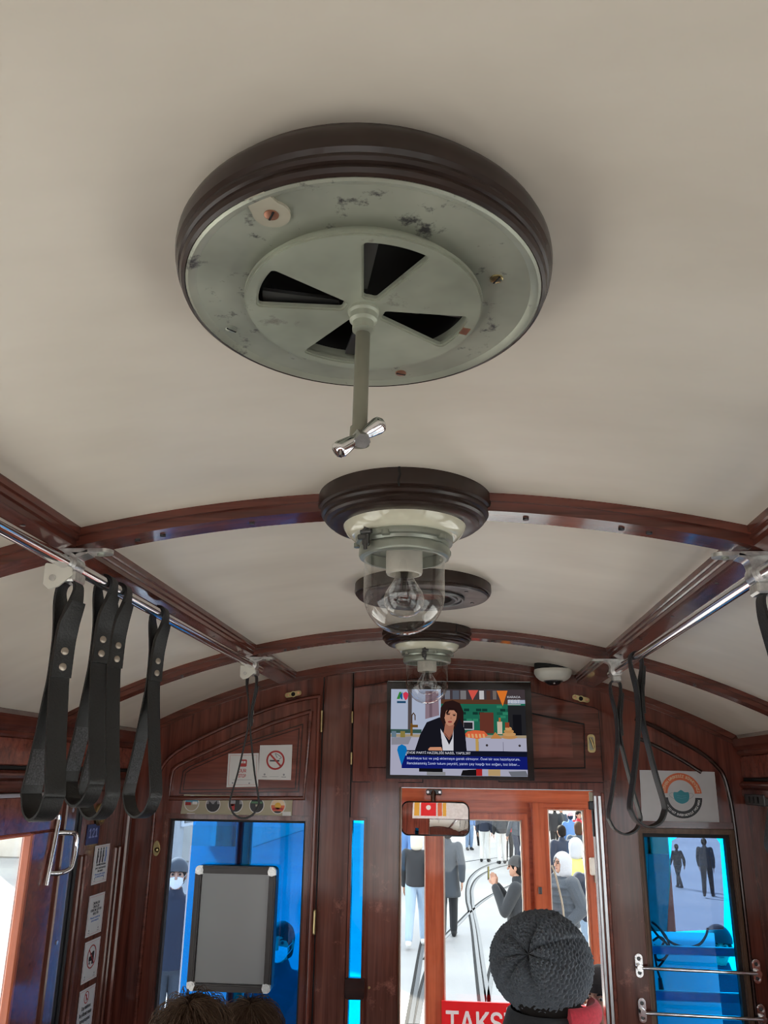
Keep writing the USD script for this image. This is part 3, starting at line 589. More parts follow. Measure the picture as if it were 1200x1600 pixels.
# ------------------------------------------------------------------ grab rails, brackets, straps
RAIL = {'left': (-.494, 2.203, 2.475), 'right': (.530, 2.185, 2.40)}
for side, (x, z, y1) in RAIL.items():
    t = thing('grab_rail', f'polished chrome grab rail running forward along the {side} ceiling beam', 'grab rail', group='chrome grab rails')
    part(t, 'rail', cyl((x, -2.5, z), (x, y1, z), .011, n=28), 'chrome')
    part(t, 'end_cap', lathe([(0, 0), (.0085, 0), (.0095, -.004), (.0095, -.006), (0, -.006)][::-1], n=24).apply_transform(trimesh.transformations.rotation_matrix(-PI / 2, (1, 0, 0))).apply_translation((x, y1, z)), 'steel_dark')
def bracket(label, x, y, z, s, clip):
    """s: +1 when the foot reaches inwards to the right"""
    t = thing('rail_bracket', label, 'bracket', (x, y, z), group='rail brackets')
    zt = roof(x) - .029 - z
    tilt = -s * .0
    foot = tm(Manifold.batch_hull([Manifold.cylinder(.006, .013, .013, 20).translate((s * .052, 0, zt - .006)), Manifold.cylinder(.006, .013, .013, 20).translate((-s * .030, 0, zt - .006))]))
    part(t, 'foot', foot, 'cast_aluminium', 30)
    for q in (.046, -.024): part(t, 'screw', cyl((s * q, 0, zt - .009), (s * q, 0, zt - .004), .0055, n=14), 'lamp_metal')
    P = smooth_path([(s * .03, 0, zt - .005), (s * .017, 0, zt - .010), (s * .012, 0, zt * .35), (s * .0125, 0, 0), (s * .009, 0, -.012)], 6)
    part(t, 'arm', sweep(P, [(-.013, -.003), (.013, -.003), (.013, .003), (-.013, .003)], (s, 0, .05)), 'cast_aluminium', 30)
    web = Polygon([(s * .010, 0.0), (s * .012, zt - .004), (-s * .022, zt - .004), (-s * .012, .008)])
    e = extr(web, .006); v = e.vertices; e.vertices = np.stack([v[:, 0], v[:, 2] - .003, v[:, 1]], 1); e.fix_normals(); part(t, 'web', e, 'cast_aluminium', 30)
    part(t, 'hub', tm(Manifold.cylinder(.03, .0165, .0165, 28) - Manifold.cylinder(.05, .0111, .0111, 28).translate((0, 0, -.01))).apply_transform(trimesh.transformations.rotation_matrix(PI / 2, (1, 0, 0))).apply_translation((0, .015, 0)), 'cast_aluminium', 30)
    if clip == 'cheek': part(t, 'clip_cheek', bx(-.012, .012, -.018, .018, -.030, -.013, .003), 'cast_aluminium')
    elif clip:
        c = Polygon([(-.026, -.006), (.010, -.012), (.012, -.020), (-.006, -.036), (-.018, -.040), (-.025, -.034)]).buffer(.003)
        e = extr(c, .004); v = e.vertices; e.vertices = np.stack([v[:, 0] * 1.0, -.0185 - v[:, 2], v[:, 1]], 1); e.fix_normals(); cp = part(t, 'strap_clip', e, 'white_plastic', 30, label='pale metal strap clip')
        part(cp, 'rivet', cyl((-.014, -.025, -.026), (-.014, -.020, -.026), .005, n=14), 'cast_aluminium')
        part(t, 'clip_cheek', bx(-.004, .018, -.020, .020, -.030, -.013, .003), 'cast_aluminium')
XL, ZL = RAIL['left'][:2]; XR, ZR2 = RAIL['right'][:2]
bracket('cast bracket of the left rail at the nearer rib, with pale strap clip', XL, 1.185, ZL, 1, True)
bracket('cast bracket of the left rail at its far end, with pale strap clip', XL, 2.375, ZL, 1, True)
bracket('cast bracket of the right rail at the nearer rib', XR, 1.2, ZR2, -1, 'cheek')
bracket('cast bracket of the right rail at its far end, behind two straps', XR, 2.33, ZR2, -1, 'cheek')
def strap(label, x, y, z, twist=-35, length=.42, wide=.088, w=.027, sway=0.0, gap=.0, top=0.0, rough=True):
    """leather loop: over the rail, riveted below it, opening to a teardrop. twist turns the hanging part about the vertical"""
    t = thing('hanging_strap', label, 'hanging strap', (x, y, z), group='black leather hanging straps')
    h = .004; L = -length; r0 = .0135; W = wide / 2
    left = [(-r0, 0), (-r0 * .95, -.025), (-.0065, -.06), (-.0035, -.082), (-.0032, -.13), (-.008, -.13 + (L + .13) * .16), (-W * .58, -.13 + (L + .13) * .52), (-W * .97, -.13 + (L + .13) * .80), (-W * .92, L + .030)]
    bot = [(-W * .62, L + .010), (-W * .0, L), (W * .62, L + .010)]
    right = [(-p[0], p[1]) for p in left[::-1]]
    topc = [(r0 * math.cos(q), r0 * math.sin(q)) for q in (PI / 4, PI / 2, 3 * PI / 4)]
    P2 = smooth_path(np.array([(p[0], 0, p[1] + top) for p in left + bot + right + topc]), 6, True)
    P2[:, 0] += sway * np.clip(-P2[:, 2] / length, 0, 1) ** 1.3
    prof = [(-w / 2, -h / 2), (-w / 2 + .001, -h / 2 - .0004), (w / 2 - .001, -h / 2 - .0004), (w / 2, -h / 2), (w / 2, h / 2), (w / 2 - .001, h / 2 + .0004), (-w / 2 + .001, h / 2 + .0004), (-w / 2, h / 2)]
    def band(P, prof):
        # the band's width lies along y: across = y, thickness in the loop's plane
        T = np.roll(P, -1, 0) - np.roll(P, 1, 0) if len(P) > 60 else np.gradient(P, axis=0)
        T /= np.linalg.norm(T, axis=1, keepdims=True); Nn = np.cross(T, (0, 1, 0)); return sweep(P, prof, Nn, closed=len(P) > 60)
    def tw(m):
        v = m.vertices.copy(); a = np.radians(twist) * np.clip(-(v[:, 2] + .004) / .05, 0, 1)
        c, s = np.cos(a), np.sin(a); m.vertices = np.stack([v[:, 0] * c - v[:, 1] * s, v[:, 0] * s + v[:, 1] * c, v[:, 2]], 1); return m
    part(t, 'loop', tw(band(P2, prof)), 'leather', 40)
    ov = smooth_path([(.0178, 0, -.02 + top), (.012, 0, -.058 + top), (.0078, 0, -.084 + top), (.0075, 0, -.132 + top)], 6); ov[:, 0] += sway * np.clip(-ov[:, 2] / length, 0, 1) ** 1.3
    part(t, 'overlap', tw(band(ov, [(a * 1.02, b) for a, b in prof])), 'leather', 40)
    if rough:
        i0 = [q for q in P2 if L * .86 < q[2] < L * .58 and q[0] - sway * (-q[2] / length) ** 1.3 < -.02]
        if len(i0) > 3:
            q = np.array(i0) ; q[:, 0] += .0027; part(t, 'worn_patch', tw(band(q, [(-w * .46, -.0002), (w * .46, -.0002), (w * .46, .0003), (-w * .46, .0003)])), 'leather_worn', 40, label='roughened inside of the strap')
    for z1 in (-.094 + top, -.117 + top):
        xo = .0078 + sway * (-z1 / length) ** 1.3
        rv = lathe([(0, .0022), (.003, .0021), (.0052, .0015), (.0060, .0006), (.0060, 0), (0, 0)][::-1], n=20); rv.apply_transform(trimesh.transformations.rotation_matrix(PI / 2, (0, 1, 0))); rv.apply_translation((xo + .0016, 0, z1)); rv = tw(rv)
        part(t, 'rivet', rv, 'rivet_metal', 30)
    return t
def rail_y(px, py, x): return float(onX(px, py, x)[1])
strap('black leather strap nearest on the left, hung from the bracket clip, largest loop', XL + .004, 1.185, ZL - .039, -38, .328, .072, .030)
strap('left black leather strap, second from the near bracket', XL, rail_y(167, 908, XL), ZL, -36, .353, .080, .026)
strap('left black leather strap, third from the near bracket, touching the second', XL, rail_y(190, 920, XL), ZL, -34, .374, .080, .026)
strap('left black leather strap hanging alone in the middle of the rail', XL, rail_y(250, 955, XL), ZL, -34, .38, .084, .026)
strap('thin-looking black strap at the far end of the left rail, over the notices', XL + .002, 2.375, ZL - .039, 14, .378, .080, .022, rough=False)
strap('black strap on the far right bracket clip, left one of the far pair', XR - .004, 2.33, ZR2 - .039, 8, .378, .085, .024, rough=False)
strap('black strap just before the far right bracket, right one of the far pair', XR, rail_y(993, 1027, XR), ZR2, 12, .385, .085, .026, rough=False)
strap('black leather strap at the right picture edge below the nearer bracket', XR + .01, 1.2, ZR2 - .039, 10, .363, .085, .030, rough=False)
# ------------------------------------------------------------------ camera dome on the ceiling
c = onY(864, 1050, 2.90)
t = thing('security_camera', 'white dome security camera fixed under the ceiling right of the television', 'security camera', (c[0], 2.90, roof(c[0])))
part(t, 'base', lathe([(0, .012), (.062, .012), (.063, 0), (.0615, -.008), (.0625, -.012), (0, -.012)], n=56), 'duct_black', 30)
part(t, 'housing', lathe([(0, -.010), (.063, -.010), (.0645, -.016), (.064, -.024), (.057, -.036), (.048, -.044), (.040, -.048), (.029, -.048), (0, -.046)], n=56), 'white_plastic', 35)
a = np.linspace(0, PI / 2, 12)
part(t, 'dome', lathe([(.029 * math.cos(q), -.046 - .018 * math.sin(q)) for q in a[:-1]] + [(0, -.064), (0, -.044), (.029, -.044)], n=40), 'black_gloss', 40)
part(t, 'lens', cat(ball((0, -.017, -.0545), .007, 14), ball((.012, -.012, -.053), .004, 12)), 'chrome')
part(t, 'dome_ring', lathe([(.0285, -.0445), (.033, -.0445), (.033, -.0495), (.0305, -.0505), (.0285, -.0495), (.0285, -.0445)], n=48), 'steel_dark', 30)
# ------------------------------------------------------------------ television
TY = 2.935
tv = thing('television', 'flat television over the doorway showing a cooking programme', 'television')
q = XZ([(605, 1064), (828, 1067), (832, 1222), (603, 1222)], TY); x0, x1, z0, z1 = q[0][0], q[1][0] + .003, q[2][1] + .004, q[0][1]
sx0, sx1, sz0, sz1 = XZ([(611, 1076)], TY)[0][0], XZ([(825, 1214)], TY)[0][0], XZ([(700, 1212)], TY)[0][1], XZ([(700, 1077)], TY)[0][1]
part(tv, 'bezel', slab(sbox(x0, z0, x1, z1).difference(sbox(sx0, sz0, sx1, sz1)), TY, TY + .012, .003), 'bezel_brown', label='dark glossy bezel')
part(tv, 'case', slab(sbox(x0 + .004, z0 + .004, x1 - .004, z1 - .004), TY + .012, WY - .012, .0), 'black_gloss')
part(tv, 'top_highlight', bx(x0 + .002, x1 - .002, TY + .0005, TY + .012, z1 - .002, z1 + .0005, .0005), 'aluminium')  # bright strip painted in for the highlight along the bezel top
part(tv, 'mount', bx(x0 + .12, x1 - .12, WY - .03, WY - .004, z0 + .08, z1 - .08, .003), 'steel_dark')
EM = {}
def em(c, s=1.0):
    k = 'screen_%02x%02x%02x' % c
    if k not in EM: EM[k] = glow(k, tuple(v * s for v in srgb(*c)), SCREEN)
    return k
SCREEN = .31
scr = part(tv, 'screen', slab(sbox(sx0, sz0, sx1, sz1), TY + .006, TY + .012, 0), em((176, 184, 206)))
def tz(pts):        # a drawing on the screen in units of the screen: 53..1085 across, 125..785 down
    return [(sx0 + (a - 53) / 1030 * (sx1 - sx0), sz1 - (b - 127) / 660 * (sz1 - sz0)) for a, b in pts]
LAY = [0]
def pic(name, pts, col, r=0):
    g = Polygon(tz(pts)); g = g if g.is_valid else g.buffer(0)
    if r: g = g.buffer(r).buffer(-r)
    g = g.intersection(sbox(sx0, sz0, sx1, sz1)); LAY[0] += 1; y = TY + .006 - LAY[0] * .00004
    part(scr, name, slab(g, y - .0001, y, 0), em(col), False)
def R(a, b, c, d): return [(a, b), (c, b), (c, d), (a, d)]
def E(cx, cy, rx, ry, n=24): return [(cx + rx * math.cos(2 * PI * i / n), cy + ry * math.sin(2 * PI * i / n)) for i in range(n)]
pic('picture_wall', R(53, 127, 440, 440), (186, 196, 220)); pic('picture_post', R(185, 127, 215, 445), (90, 82, 84)); pic('picture_curtain', [(320, 140), (420, 140), (425, 330), (318, 360)], (150, 128, 140)); pic('picture_curtain', R(350, 140, 372, 345), (122, 100, 112))
pic('picture_tiles', R(440, 235, 1085, 480), (34, 112, 88))
rng = random.Random(5)
for j in range(5):
    for i in range(11):
        if rng.random() < .45: pic('picture_tile', R(590 + i * 46 - (j % 2) * 20, 250 + j * 26, 630 + i * 46 - (j % 2) * 20, 270 + j * 26), rng.choice([(20, 60, 52), (52, 140, 108), (28, 92, 74)]))
pic('picture_shelf', R(440, 127, 1085, 206), (72, 62, 66)); pic('picture_shelf', R(440, 205, 950, 240), (98, 62, 44))
for i, (a, b, c) in enumerate(((470, 40, (120, 122, 132)), (530, 50, (92, 96, 108)), (590, 44, (130, 128, 130)), (735, 36, (206, 204, 206)), (790, 30, (88, 56, 48)), (838, 28, (120, 112, 108)))): pic('picture_jar', R(a, 135, a + b, 204), c)
pic('picture_oven', R(950, 250, 1085, 500), (40, 40, 44)); pic('picture_oven', R(985, 320, 1050, 480), (22, 22, 28))
pic('picture_counter', R(53, 440, 290, 470), (60, 92, 86)); pic('picture_counter', R(53, 478, 1085, 520), (178, 160, 132)); pic('picture_cupboard', R(53, 500, 1085, 785), (186, 186, 208)); pic('picture_sink', [(60, 505), (215, 495), (190, 555), (60, 560)], (150, 150, 162))
for a in (720, 905): pic('picture_gap', R(a, 530, a + 4, 600), (128, 126, 148))
for a in (785, 1030): pic('picture_knob', E(a, 556, 9, 9, 12), (60, 54, 56))
pic('picture_tap', R(205, 395, 222, 490), (134, 96, 40)); pic('picture_tap', R(205, 405, 262, 425), (120, 84, 36)); pic('picture_tap', [(212, 395), (212, 330), (228, 308), (244, 330), (244, 370), (237, 370), (236, 332), (228, 320), (220, 334), (220, 395)], (84, 62, 44))
for a, c in ((78, (110, 134, 150)), (146, (150, 134, 70))): pic('picture_jar', R(a - 18, 455, a + 18, 502), c)
pic('picture_board', R(735, 305, 840, 465), (110, 58, 46)); pic('picture_bottle', R(866, 375, 904, 470), (216, 200, 178)); pic('picture_bottle', R(878, 345, 894, 376), (188, 110, 60)); pic('picture_toaster', R(600, 372, 690, 440), (196, 196, 204)); pic('picture_toaster', R(612, 384, 680, 432), (40, 40, 46))
for i, (a, b, w) in enumerate(((955, 492, 60), (955, 470, 50), (952, 448, 38), (950, 428, 26))): pic('picture_bun', E(a, b, w, 15), ((204, 150, 92), (214, 164, 108))[i % 2])
pic('picture_bun', [(812, 505), (850, 455), (900, 505)], (206, 140, 78)); pic('picture_jar', R(925, 380, 958, 420), (150, 70, 44))
pic('picture_flag', [(650, 132), (728, 132), (682, 212)], (226, 92, 80)); pic('picture_flag', [(868, 135), (952, 135), (912, 256)], (236, 128, 48))
pic('picture_stand', R(700, 500, 722, 640), (206, 168, 96)); pic('picture_stand', [(610, 482), (640, 452), (700, 442), (765, 448), (795, 480), (780, 490), (720, 508), (650, 500)], (234, 108, 68))
for a in range(5): pic('picture_stripe', [(640 + a * 28, 470), (656 + a * 28, 470), (662 + a * 28, 500), (644 + a * 28, 500)], (240, 178, 120))
# woman at the counter
pic('picture_hair', [(432, 360), (438, 270), (470, 225), (530, 212), (585, 235), (612, 300), (610, 420), (560, 440), (470, 430), (430, 410)], (46, 28, 26), .004)
pic('picture_jacket', [(240, 600), (280, 480), (330, 385), (430, 345), (470, 440), (540, 440), (580, 350), (620, 440), (632, 600)], (26, 26, 36), .003)
pic('picture_neck', [(472, 390), (540, 400), (528, 470), (500, 520), (458, 470)], (176, 116, 94)); pic('picture_shirt', [(434, 432), (458, 470), (500, 556), (524, 505), (534, 440), (532, 600), (452, 600)], (226, 226, 234)); pic('picture_necklace', [(462, 465), (500, 512), (526, 470), (522, 470), (500, 504), (467, 463)], (120, 70, 60))
pic('picture_face', [(478, 300), (500, 275), (540, 280), (562, 310), (556, 360), (530, 405), (500, 412), (478, 395), (466, 350)], (206, 148, 120), .003)
pic('picture_hair', [(478, 310), (500, 268), (560, 280), (566, 320), (540, 290), (505, 290), (485, 330)], (40, 24, 24)); 
for a, b in ((498, 322), (541, 330)): pic('picture_eye', E(a, b, 11, 5, 10), (60, 40, 38)); pic('picture_brow', [(a - 14, b - 10), (a + 14, b - 12), (a + 13, b - 8), (a - 13, b - 6)], (52, 32, 30))
pic('picture_mouth', E(508, 380, 17, 7, 12), (166, 74, 70)); pic('picture_nose', [(517, 335), (524, 358), (508, 358)], (186, 124, 100)); pic('picture_hand', [(340, 590), (355, 575), (440, 572), (450, 600), (345, 602)], (222, 156, 122))
pic('picture_bowl', R(272, 720, 450, 760), (22, 22, 26)); pic('picture_pan', [(585, 785), (600, 745), (700, 738), (730, 785)], (24, 22, 26)); pic('picture_pot', R(700, 735, 745, 785), (186, 40, 40)); pic('picture_pot', R(790, 735, 880, 785), (200, 168, 120)); pic('picture_pot', [(940, 750), (1070, 745), (1085, 785), (960, 785)], (120, 124, 134)); pic('picture_pot', R(330, 760, 470, 785), (150, 150, 154))
# captions
pic('caption_bar', R(178, 600, 1085, 640), (20, 24, 44)); pic('caption_bar', R(140, 640, 1085, 735), (20, 30, 118)); pic('caption_drop', [(105, 600), (112, 572), (140, 556), (172, 572), (180, 600), (160, 660), (140, 715), (122, 660)], (16, 124, 200), .002)
def tvtext(s, a, b, hpx, wpx, col, bold=True):
    m = text_on(s, hpx / 660 * (sz1 - sz0), bold, .0002, wpx / 1030 * (sx1 - sx0), False); x, z = tz([(a, b)])[0]; m.apply_translation((x - m.bounds[0, 0], z, 0)); LAY[0] += 1
    part(scr, 'caption_text', to_front(m, TY + .006 - LAY[0] * .00004), em(col), False)
tvtext('EVDE PARTİ HAZIRLIĞI NASIL YAPILIR?', 182, 626, 17, 478, (214, 214, 222)); tvtext('Makineye tuz ve yağ eklemeye gerek olmuyor. Özel bir sos hazırlıyorum.', 180, 668, 17, 850, (190, 200, 240)); tvtext('Rendelenmiş İzmir tulum peyniri, yarım çay kaşığı toz soğan, toz biber...', 180, 706, 17, 845, (190, 200, 240))
tvtext('KARACA', 948, 192, 15, 100, (208, 208, 214)); tvtext('FEST', 956, 232, 26, 88, (222, 222, 230)); pic('picture_line', R(950, 240, 1048, 246), (190, 190, 196))
pic('logo', [(98, 205), (118, 150), (134, 150), (128, 178), (122, 205)], (60, 140, 60)); pic('logo', [(120, 178), (142, 150), (142, 210), (130, 205)], (20, 90, 150)); pic('logo', [(146, 160), (170, 148), (190, 165), (180, 205), (165, 215), (150, 190)], (226, 60, 90), .002); pic('logo', R(100, 222, 168, 238), (30, 74, 110))
# ------------------------------------------------------------------ notices on the bulkhead
def sheet(name, label, pts, y, m, cat='notice', group=None):
    t = thing(name, label, cat); part(t, 'sheet', slab(Polygon(pts), y - .0015, y, 0), m, False); return t
def flat(t, name, g, y, m, lab=None): return part(t, name, slab(g, y - .0004, y, 0), m, False, lab)
def line(pts, w): return LineString(pts).buffer(w / 2, cap_style=2)
def word(t, s, x, z, h, y, m, bold=True, width=None):
    e = text_on(s, h, bold, .0003, width); e.apply_translation((x, z, 0)); return part(t, 'lettering', to_front(e, y), m, False)
# no smoking
Q = XZ([(409, 1165), (459, 1164), (457, 1219), (406, 1218)]); yq = WY - .026
t = sheet('notice', 'white no-smoking notice with red ring on the left door panel', Q, yq, 'white_paper')
cx, cz = XZ([(433, 1188)])[0]
flat(t, 'cigarette', sbox(cx - .020, cz - .0045, cx + .014, cz + .0005), yq - .0016, 'ink'); flat(t, 'smoke', line(smooth_path([(cx + .012, 0, cz + .004), (cx + .02, 0, cz + .009), (cx + .008, 0, cz + .018), (cx - .002, 0, cz + .022), (cx + .006, 0, cz + .008)], 5)[:, [0, 2]], .003), yq - .0016, 'ink_grey')
flat(t, 'ring', Point(cx, cz).buffer(.0325, 24).difference(Point(cx, cz).buffer(.0265, 24)), yq - .002, 'ink_red'); flat(t, 'bar', line([(cx - .021, cz + .021), (cx + .021, cz - .021)], .006), yq - .002, 'ink_red')
for dx in (-.036, .032): flat(t, 'emblem', Point(cx + dx, cz - .048).buffer(.0035), yq - .0016, 'ink_grey'); flat(t, 'emblem', sbox(cx + dx - .008, cz - .057, cx + dx + .008, cz - .0545), yq - .0016, 'ink_grey')
flat(t, 'rule', sbox(cx - .018, cz - .0555, cx + .014, cz - .0545), yq - .0016, 'ink_grey')
# red tram notice
Q = XZ([(360, 1178), (407, 1177), (406, 1229), (357, 1230)])
t = sheet('notice', 'white notice with a small red tram symbol, left of the no-smoking notice', Q, yq, 'white_paper'); cx, cz = XZ([(383, 1192)])[0]
P4 = Polygon(Q).buffer(-.006); flat(t, 'border', P4.difference(P4.buffer(-.0015)), yq - .0016, 'cloth_pink')
flat(t, 'symbol', rrect(cx - .013, cz - .013, cx + .013, cz + .011, .004).difference(sbox(cx - .009, cz - .002, cx - .001, cz + .006)).difference(sbox(cx + .001, cz - .002, cx + .009, cz + .006)), yq - .0016, 'ink_red')
for i, (s, w) in enumerate((('SEAT', .03), ('NO', .016), ('SIT', .022))): 
    if i < 2: word(t, ('DUR', 'STOP')[i], cx - .001, cz - .032 - i * .017, .011, yq - .0016, 'ink_red', True, .027)
flat(t, 'rule', sbox(cx - .034, cz - .0575, cx + .034, cz - .0565), yq - .0016, 'ink_grey')
for dx in (-.033, .026): flat(t, 'emblem', Point(cx + dx, cz - .068).buffer(.003), yq - .0016, 'ink_grey')
# strip of five round pictures
Q = XZ([(290, 1241), (459, 1245), (457, 1277), (284, 1274)]); ys = WY - .016
t = sheet('picture_strip', 'beige strip of five small round photographs above the left window', Q, ys, 'strip_paper', 'strip')
pics = [(302, 1255), (335, 1257), (370, 1257), (403, 1258), (436, 1259)]
for i, p in enumerate(pics):
    cx, cz = XZ([p])[0]; C = Point(cx, cz).buffer(.0265, 20); D2 = Point(cx, cz).buffer(.0235, 20)
    flat(t, 'picture_rim', C, ys - .0016, 'white_paper'); Bc = lambda a, b, c, d: sbox(cx + a, cz + b, cx + c, cz + d).intersection(D2)
    top, low = (('ink_sky', 'ink_sand'), ('ink_grey', 'ink'), ('ink_grey', 'ink'), ('ink', 'ink'), ('ink_cream', 'ink_orange'))[i]
    pr = flat(t, 'picture', D2, ys - .0022, low); flat(t, 'picture', Bc(-.03, .002, .03, .03), ys - .0028, top)
    deco = [[(Bc(-.022, -.006, -.002, .004), 'ink_red'), (Bc(.003, -.003, .02, .006), 'ink_white')], [(Polygon([(cx - .016, cz - .02), (cx - .014, cz + .012), (cx - .004, cz + .004), (cx - .002, cz - .02)]).intersection(D2), 'ink'), (Polygon([(cx + .003, cz - .02), (cx + .005, cz + .006), (cx + .014, cz + .014), (cx + .018, cz - .02)]).intersection(D2), 'ink')],
            [(Bc(-.02, -.018, -.002, .002), 'ink_red'), (Bc(.0, -.02, .014, .02), 'ink'), (Bc(-.016, -.004, -.006, .001), 'ink_white')], [(Bc(-.02, .006, .02, .012), 'ink_green'), (Bc(-.004, -.004, .004, .003), 'ink_sand')],
            [(Point(cx, cz).buffer(.011), 'ink_yellow'), (Bc(-.018, -.014, .018, -.006), 'ink_red'), (Bc(-.012, -.03, .012, -.017), 'ink')]][i]
    for g, m in deco: flat(t, 'picture', g, ys - .0034, m)
    flat(t, 'caption', sbox(cx - .014, cz - .037, cx + .014, cz - .032), ys - .0016, 'white_paper')
flat(t, 'blank_label', Polygon(XZ([(443, 1268), (456, 1268), (456, 1277), (443, 1277)])), ys - .002, 'white_paper')
# mask poster
Q = XZ([(999, 1203), (1116, 1206), (1124, 1289), (1003, 1287)]); ym = WY - .002
t = sheet('poster', 'white landscape face-mask poster with orange and black arcs on the right panel', Q, ym, 'grey_paper', 'poster'); cx, cz = XZ([(1064, 1241)])[0]; cz -= .003
r1, r0 = .067, .0445
flat(t, 'arc', ring_sector(cx, cz + .004, r0, r1, 2, 178), ym - .0016, 'ink_orange'); flat(t, 'arc', ring_sector(cx, cz - .006, r0, r1, 182, 358), ym - .0016, 'ink')
mk = smooth_path([(cx - .025, 0, cz + .008), (cx - .012, 0, cz + .0095), (cx, 0, cz + .0165), (cx + .012, 0, cz + .0095), (cx + .025, 0, cz + .008), (cx + .022, 0, cz - .016), (cx, 0, cz - .027), (cx - .022, 0, cz - .016)], 4, True)[:, [0, 2]]
flat(t, 'mask', Polygon(mk), ym - .0016, 'ink_teal')
for s in (-1, 1): flat(t, 'mask_cord', line(smooth_path([(cx + s * .023, 0, cz + .007), (cx + s * .036, 0, cz + .006), (cx + s * .038, 0, cz - .003), (cx + s * .022, 0, cz - .014)], 4)[:, [0, 2]], .001), ym - .0018, 'ink_grey')
for k_ in (-.001, -.008): flat(t, 'mask_fold', line([(cx - .015, cz + k_), (cx, cz + k_ - .002), (cx + .015, cz + k_)], .0012), ym - .0022, 'ink_sky')
def arc_word(s, r, a0, a1, upper, m, y, h):
    ms = []
    for ch, a in zip(s, np.linspace(a0, a1, len(s))):
        if ch == ' ': continue
        e = text_on(ch, h, True, .0003); e.apply_transform(trimesh.transformations.rotation_matrix(math.radians(a - 90 if upper else a + 90), (0, 0, 1)))
        e.apply_translation((cx + r * math.cos(math.radians(a)), (cz + (.004 if upper else -.006)) + r * math.sin(math.radians(a)), 0)); ms.append(e)
    part(t, 'lettering', to_front(cat(*ms), y), m, False)
arc_word('LÜTFEN MASKESİZ BİNMEYİNİZ', .0525, 172, 8, True, 'ink_cream', ym - .0021, .0085)
arc_word('PLEASE DO NOT ENTER WITHOUT FACE MASK', .060, 190, 350, False, 'ink_white', ym - .0021, .0068)
# poster frame on the left window
Q = XZ([(305, 1352), (432, 1353), (420, 1552), (293, 1549)], WY - .03)
fx0, fx1, fz0, fz1 = Q[0][0] - .0, Q[1][0], Q[3][1], Q[0][1]
t = thing('poster_holder', 'empty grey poster holder with chrome corners fixed on the left blue window', 'poster frame'); yf = WY - .03
part(t, 'backing', slab(rrect(fx0, fz0, fx1, fz1, .018), WY - .018, WY + .02, 0), 'frame_grey', False)
part(t, 'sheet', slab(sbox(fx0 + .02, fz0 + .02, fx1 - .02, fz1 - .02), WY - .020, WY - .018, 0), 'grey_acrylic', False)
w = .025
for nm, (a, b, c_, d) in (('rail', (fx0 + w, fz1 - w, fx1 - w, fz1)), ('rail', (fx0 + w, fz0, fx1 - w, fz0 + w)), ('rail', (fx0, fz0 + w, fx0 + w, fz1 - w)), ('rail', (fx1 - w, fz0 + w, fx1, fz1 - w))): part(t, nm, slab(sbox(a, b, c_, d), yf, WY - .016, .007), 'frame_grey', 20)
for a, b, s, u in ((fx0, fz1, 1, -1), (fx1, fz1, -1, -1), (fx0, fz0, 1, 1), (fx1, fz0, -1, 1)):
    g = shapely.union_all([Point(a + s * w * .62, b + u * w * .62).buffer(w * .62), sbox(min(a, a + s * w), min(b + u * w * .6, b + u * w), max(a, a + s * w), max(b + u * w * .6, b + u * w)), sbox(min(a + s * w * .6, a + s * w), min(b, b + u * w), max(a + s * w * .6, a + s * w), max(b, b + u * w))])
    part(t, 'corner', slab(g, yf - .002, WY - .016, .007), 'cast_aluminium', 20)
# ------------------------------------------------------------------ notices on the left wall
def wall_notice(label, y0, y1, z0, z1):
    t = thing('notice', label, 'notice', group='white notices'); x = -HW + .0005
    def f(name, g, lift, m): e = extr(g, .0004); part(t, name, to_left(e, x + lift), m, False)
    f('sheet', sbox(y0, z0, y1, z1), .0012, 'white_paper'); b = sbox(y0 + .005, z0 + .005, y1 - .005, z1 - .005); f('border', b.difference(b.buffer(-.0012)), .0018, 'cloth_pink')
    for dy in (.022, .092): f('emblem', Point(y0 + dy, z0 + .017).buffer(.003), .0018, 'ink_grey'); f('emblem', sbox(y0 + dy - .007, z0 + .009, y0 + dy + .007, z0 + .011), .0018, 'ink_grey')
    def w(s, zz, h, wd, m): e = text_on(s, h, True, .0003, wd); e.apply_translation(((y0 + y1) / 2, zz, 0)); part(t, 'lettering', to_left(e, x + .0018), m, False)
    return f, w, (y0 + y1) / 2
f, w, c = wall_notice('white notice with four black standing figures, topmost on the left wall', 2.736, 2.855, 1.563, 1.678)
for i in range(4):
    u = 2.764 + i * .021; body = shapely.union_all([Point(u, 1.666).buffer(.0038), LineString([(u, 1.658), (u + (.002 if i % 2 else -.001), 1.644), (u - .002, 1.628)]).buffer(.0042), LineString([(u, 1.655), (u + .006, 1.643)]).buffer(.0016)])
    f('figure', body, .0018, 'ink' if i < 3 else 'ink_blue')
w('Öncelikli yolculara', 1.617, .006, .075, 'ink'); w('yer vermenizi', 1.607, .006, .08, 'ink'); w('rica ederiz', 1.598, .006, .04, 'ink'); w('Please give seats', 1.589, .005, .08, 'ink_blue'); w('to priority persons', 1.582, .005, .07, 'ink_blue')
f, w, c = wall_notice('white notice of four short text lines, second on the left wall', 2.736, 2.857, 1.414, 1.532)
for s, zz, wd, m in (('İNENLERE', 1.503, .05, 'ink'), ('ÖNCELİK', 1.493, .046, 'ink'), ('VERELİM LÜTFEN', 1.483, .082, 'ink'), ('BEKLEYİN', 1.473, .04, 'ink'), ('Please wait for', 1.462, .075, 'ink_blue'), ('passengers', 1.454, .055, 'ink_blue')): w(s, zz, .007 if m == 'ink' else .0055, wd, m)
f, w, c = wall_notice('white notice with a crossed-out black symbol in a ring, third on the left wall', 2.743, 2.860, 1.284, 1.400)
